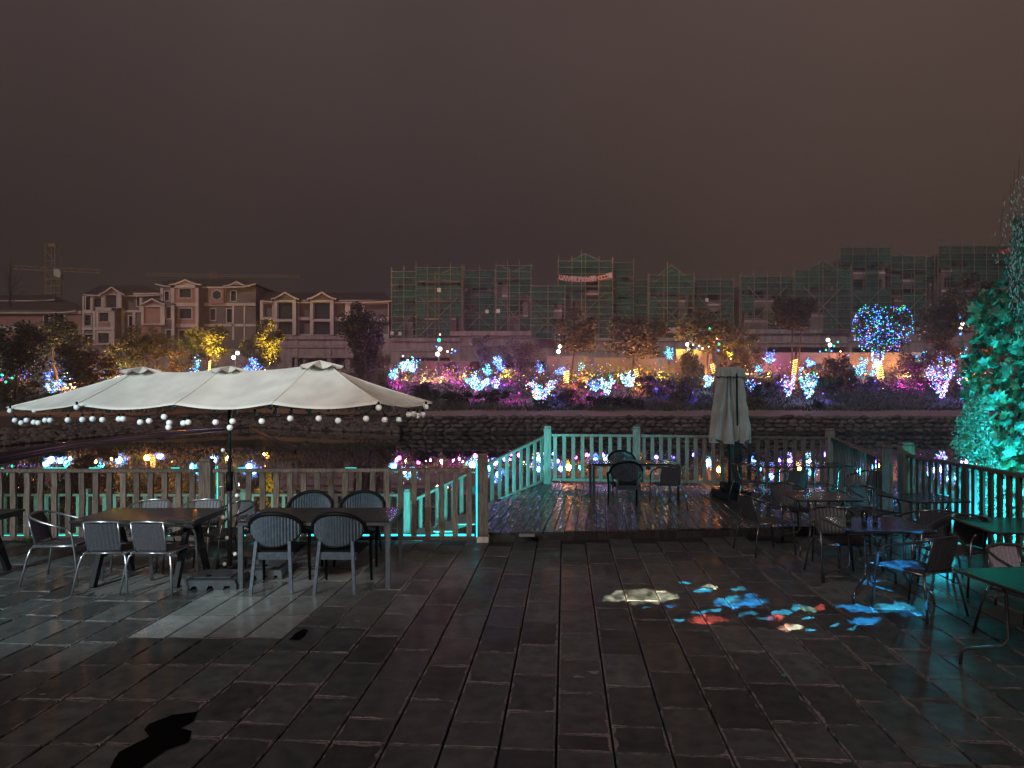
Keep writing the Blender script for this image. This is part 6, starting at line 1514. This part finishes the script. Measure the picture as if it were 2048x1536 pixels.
# magenta and violet globe lights on sticks
GB = [(951,783,3.2,'m'),(972,780,3.2,'m'),(800,775,2.6,'m'),(795,767,2.6,'m'),(838,759,2.4,'m'),(1020,786,3,'m'),(1038,786,3.2,'m'),(1174,789,3,'m'),(1203,787,3.2,'m'),(1231,775,2.8,'m'),(1009,770,3,'v'),(1311,777,3,'v'),(1343,775,2.4,'v'),(1385,784,3,'v'),(1708,757,3.2,'v'),(1555,765,2.8,'v'),(1646,787,2.2,'v'),(1108,791,2.4,'v'),(1150,778,2.2,'m'),(1115,763,2,'v'),(98,690,0,'v'),(138,700,0,'v'),(1750,762,2.4,'v')]
hints = {951:'under the white lit tree',972:'right of the first magenta ball under the bright cluster',800:'lower one at the parasol end',795:'upper one at the parasol end',838:'beside the yellow spotlight',1020:'dim, left of the large vase light tree',1038:'touching the large vase light tree',1174:'on the grass before the blue bush pair',1203:'brighter, under the dripping blue bush',1231:'beside the blue bush pair',1009:'bright violet, above the dim magenta ball',1311:'blue, before the broad brown shrub',1343:'dim blue, on the broad brown shrub',1385:'violet, low before the folded parasol',1708:'blue, alone above the slope',1555:'blue, between folded parasol and V string',1646:'faint blue, in the large dark shrub',1108:'faint violet, past the vase light tree',1150:'faint magenta, under the amber trunk',1115:'faint violet, above the vase light tree',1750:'faint blue, below the striped trunk'}
for (px,py,r_,c) in GB:
    if not r_: continue
    d = Dfor(px,py+14); q = W(px,py,d); g0 = Vector((q.x,d,bank(px,d)-.1)); t = thing('globe_light', ('magenta' if c == 'm' else 'violet')+' globe light on a stick, '+hints.get(px,'on the slope'), 'globe light', g0, 0, 'globe lights on sticks')
    b = MB(); b.ball(q, r_*d/F*.62, 10, 7); b.obj('globe', M['maglens'] if c == 'm' else M['violens'], t, True); b = MB(); b.tube([g0,q-Vector((0,0,.1))],.02,4); b.obj('stick', M['bark'], t)
    lamp('globe_glow','POINT',q+Vector((0,-.5,0)),(.9,.05,.6) if c == 'm' else (.12,.08,1),130,.2,t)

# ================================================================= ASSUMED PATTERN PROJECTOR, UNSEEN BEHIND THE CAMERA
LP = Vector((0.6,-.4,4.1)); TG = Vector((2.6,7.0,0))
pt = thing('assumed_projector', 'assumed small pattern projector on an unseen pole behind the terrace', 'projector', LP)
fw = (TG-LP).normalized(); X = fw.cross(Vector((0,0,1))).normalized(); Y = X.cross(fw)
b = MB(); q = LP-fw*.16; b.beam(q,q+fw*.13,.12,.12); b.obj('housing', M['black_metal'], pt); b = MB(); b.tube([(LP.x,LP.y-.14,0),(LP.x,LP.y-.14,LP.z-.05)],.03,8); b.obj('pole', M['black_metal'], pt)
lo = lamp('pattern_beam','SPOT',LP,(1,1,1),42000,.004,pt,TG,60,.05); ld = lo.data; ld.use_nodes = True
n = ld.node_tree.nodes; l = ld.node_tree.links; em = n['Emission']; 
ge = n.new('ShaderNodeNewGeometry')
def dotn(src, v):
    x = n.new('ShaderNodeVectorMath'); x.operation = 'DOT_PRODUCT'; l.new(src, x.inputs[0]); x.inputs[1].default_value = v; return x.outputs['Value']
def mth(op, a, c=None, e_=None):
    x = n.new('ShaderNodeMath'); x.operation = op
    for i,v in enumerate((a,c,e_)):
        if v is None: continue
        if isinstance(v,(int,float)): x.inputs[i].default_value = v
        else: l.new(v, x.inputs[i])
    return x.outputs[0]
I = ge.outputs['Incoming']; den = dotn(I, fw); uu = mth('DIVIDE', dotn(I,X), den); vv = mth('DIVIDE', dotn(I,Y), den)
cb = n.new('ShaderNodeCombineXYZ'); l.new(uu, cb.inputs[0]); l.new(vv, cb.inputs[1]); cb.inputs[2].default_value = 0
no = n.new('ShaderNodeTexNoise'); no.inputs['Scale'].default_value = 60; no.inputs['Detail'].default_value = 2; l.new(cb.outputs[0], no.inputs[0])
wv = n.new('ShaderNodeVectorMath'); wv.operation = 'SUBTRACT'; l.new(no.outputs['Color'], wv.inputs[0]); wv.inputs[1].default_value = (.5,.5,.5)
w2 = n.new('ShaderNodeVectorMath'); w2.operation = 'SCALE'; l.new(wv.outputs[0], w2.inputs[0]); w2.inputs['Scale'].default_value = .022
w3 = n.new('ShaderNodeVectorMath'); l.new(cb.outputs[0], w3.inputs[0]); l.new(w2.outputs[0], w3.inputs[1])
w4 = n.new('ShaderNodeVectorMath'); l.new(w3.outputs[0], w4.inputs[0]); w4.inputs[1].default_value = (0,0,1)
sp_ = n.new('ShaderNodeSeparateXYZ'); l.new(w3.outputs[0], sp_.inputs[0]); c1 = n.new('ShaderNodeCombineXYZ'); l.new(sp_.outputs[0], c1.inputs[0]); l.new(sp_.outputs[1], c1.inputs[1]); c1.inputs[2].default_value = 1
UV = c1.outputs[0]
def uvof(p): v = Vector(p)-LP; return (v.dot(X)/v.dot(fw), v.dot(Y)/v.dot(fw))
cy_, bl_, cr_, rd_ = (.05,.60,.95),(.02,.40,1.0),(1.0,.90,.62),(1.0,.13,.10)
BL = [(1335,1196,28,4,cr_),(1278,1193,62,13,cr_),(1290,1187,40,6,(.9,.35,.25)),(1415.5,1173,15,3.6,cr_),(1402.6,1181,18,3.6,cy_),(1478,1177,13,3.4,cy_),(1503,1192,12,4.4,bl_),(1481,1204.5,50,9,bl_),(1461,1200,24,7,cy_),(1430,1219,14,3.4,cy_),(1404,1224,17,3.6,cy_),(1413.6,1237.5,36,8,rd_),(1358.7,1241,11,3,cy_),(1342,1210,11,2.8,bl_),(1295,1217,10,2.6,cy_),(1368,1165,9,2.4,cy_),(1492,1227.6,20,4.6,cy_),(1529,1234,18,3.4,cy_),(1551,1234,18,5,rd_),(1565.6,1225.7,20,4.6,cy_),(1595,1216,15,6.5,cy_),(1615,1217,15,6,(.55,1,.75)),(1637,1213.7,16,4.2,rd_),(1618.7,1238,10,2.4,cy_),(1664.5,1245,9,3.6,cy_),(1620.5,1257,9,2.4,cy_),(1569,1254,19,6.5,(1,.45,.30)),(1591,1255,15,5.5,cr_),(1730,1243.7,30,10,bl_),(1706.6,1259,9,2.4,cy_),(1721,1215.5,44,5.5,bl_),(1789,1212,42,8,cy_),(1826,1227,26,5.5,bl_),(1760,1222,60,4,bl_)]
acc = None
def blobn(p, ax, ay, col, acc):
    u0,v0 = uvof(p); ua,va = uvof(Vector(p)+ax); ub,vb = uvof(Vector(p)+ay); a_,b_,c_,d_ = ua-u0,ub-u0,va-v0,vb-v0; dt = a_*d_-b_*c_
    i11,i12,i21,i22 = d_/dt,-b_/dt,-c_/dt,a_/dt
    p1 = dotn(UV,(i11,i12,-(i11*u0+i12*v0))); p2 = dotn(UV,(i21,i22,-(i21*u0+i22*v0))); r2 = mth('MULTIPLY_ADD',p1,p1,mth('MULTIPLY',p2,p2))
    mr = n.new('ShaderNodeMapRange'); l.new(r2, mr.inputs['Value']); mr.inputs['From Min'].default_value = 1.35; mr.inputs['From Max'].default_value = .65
    sc = n.new('ShaderNodeVectorMath'); sc.operation = 'SCALE'; sc.inputs[0].default_value = col; l.new(mr.outputs[0], sc.inputs['Scale'])
    if acc is None: return sc.outputs[0]
    ad = n.new('ShaderNodeVectorMath'); ad.operation = 'MAXIMUM'; l.new(sc.outputs[0], ad.inputs[0]); l.new(acc, ad.inputs[1]); return ad.outputs[0]
for (px,py,rx_,ry_,c) in BL:
    p = G(px,py); ax = G(px+rx_,py)-p; ay = G(px,py-ry_)-p; acc = blobn(p,ax,ay,c,acc)
acc = blobn(Vector((3.78,7.02,.44)),Vector((.22,0,0)),Vector((0,.20,0)),bl_,acc)
acc = blobn(Vector((4.08,7.18,.742)),Vector((.26,0,0)),Vector((0,.05,0)),bl_,acc)
acc = blobn(Vector((3.60,7.25,.742)),Vector((.20,0,0)),Vector((0,.09,0)),(.02,.2,.6),acc)
n9 = n.new('ShaderNodeTexNoise'); n9.inputs['Scale'].default_value = 70; n9.inputs['Detail'].default_value = 3; l.new(cb.outputs[0], n9.inputs[0])
m9 = n.new('ShaderNodeMapRange'); l.new(n9.outputs[0], m9.inputs['Value']); m9.inputs['From Min'].default_value = .38; m9.inputs['From Max'].default_value = .56; m9.inputs['To Min'].default_value = .25; m9.inputs['To Max'].default_value = 1.15
l.new(acc, em.inputs['Color']); l.new(m9.outputs[0], em.inputs['Strength'])

# ---------------------------------------------------------------- thin mist, added to spread halos round the lights
b = MB(); b.box(-420,-30,-3.2,420,420,60)
hm = bpy.data.materials.new('mist'); hm.use_nodes = True; n = hm.node_tree.nodes; l = hm.node_tree.links; n.clear()
pv = n.new('ShaderNodeVolumePrincipled'); pv.inputs['Color'].default_value = (.82,.88,1,1); pv.inputs['Density'].default_value = .00065; pv.inputs['Anisotropy'].default_value = .35
o_ = n.new('ShaderNodeOutputMaterial'); l.new(pv.outputs[0], o_.inputs['Volume'])
hz = b.obj('haze', hm); hz['kind'] = 'stuff'; tag(hz, 'thin mist over lake and far bank, added for halos round the lights', 'haze')
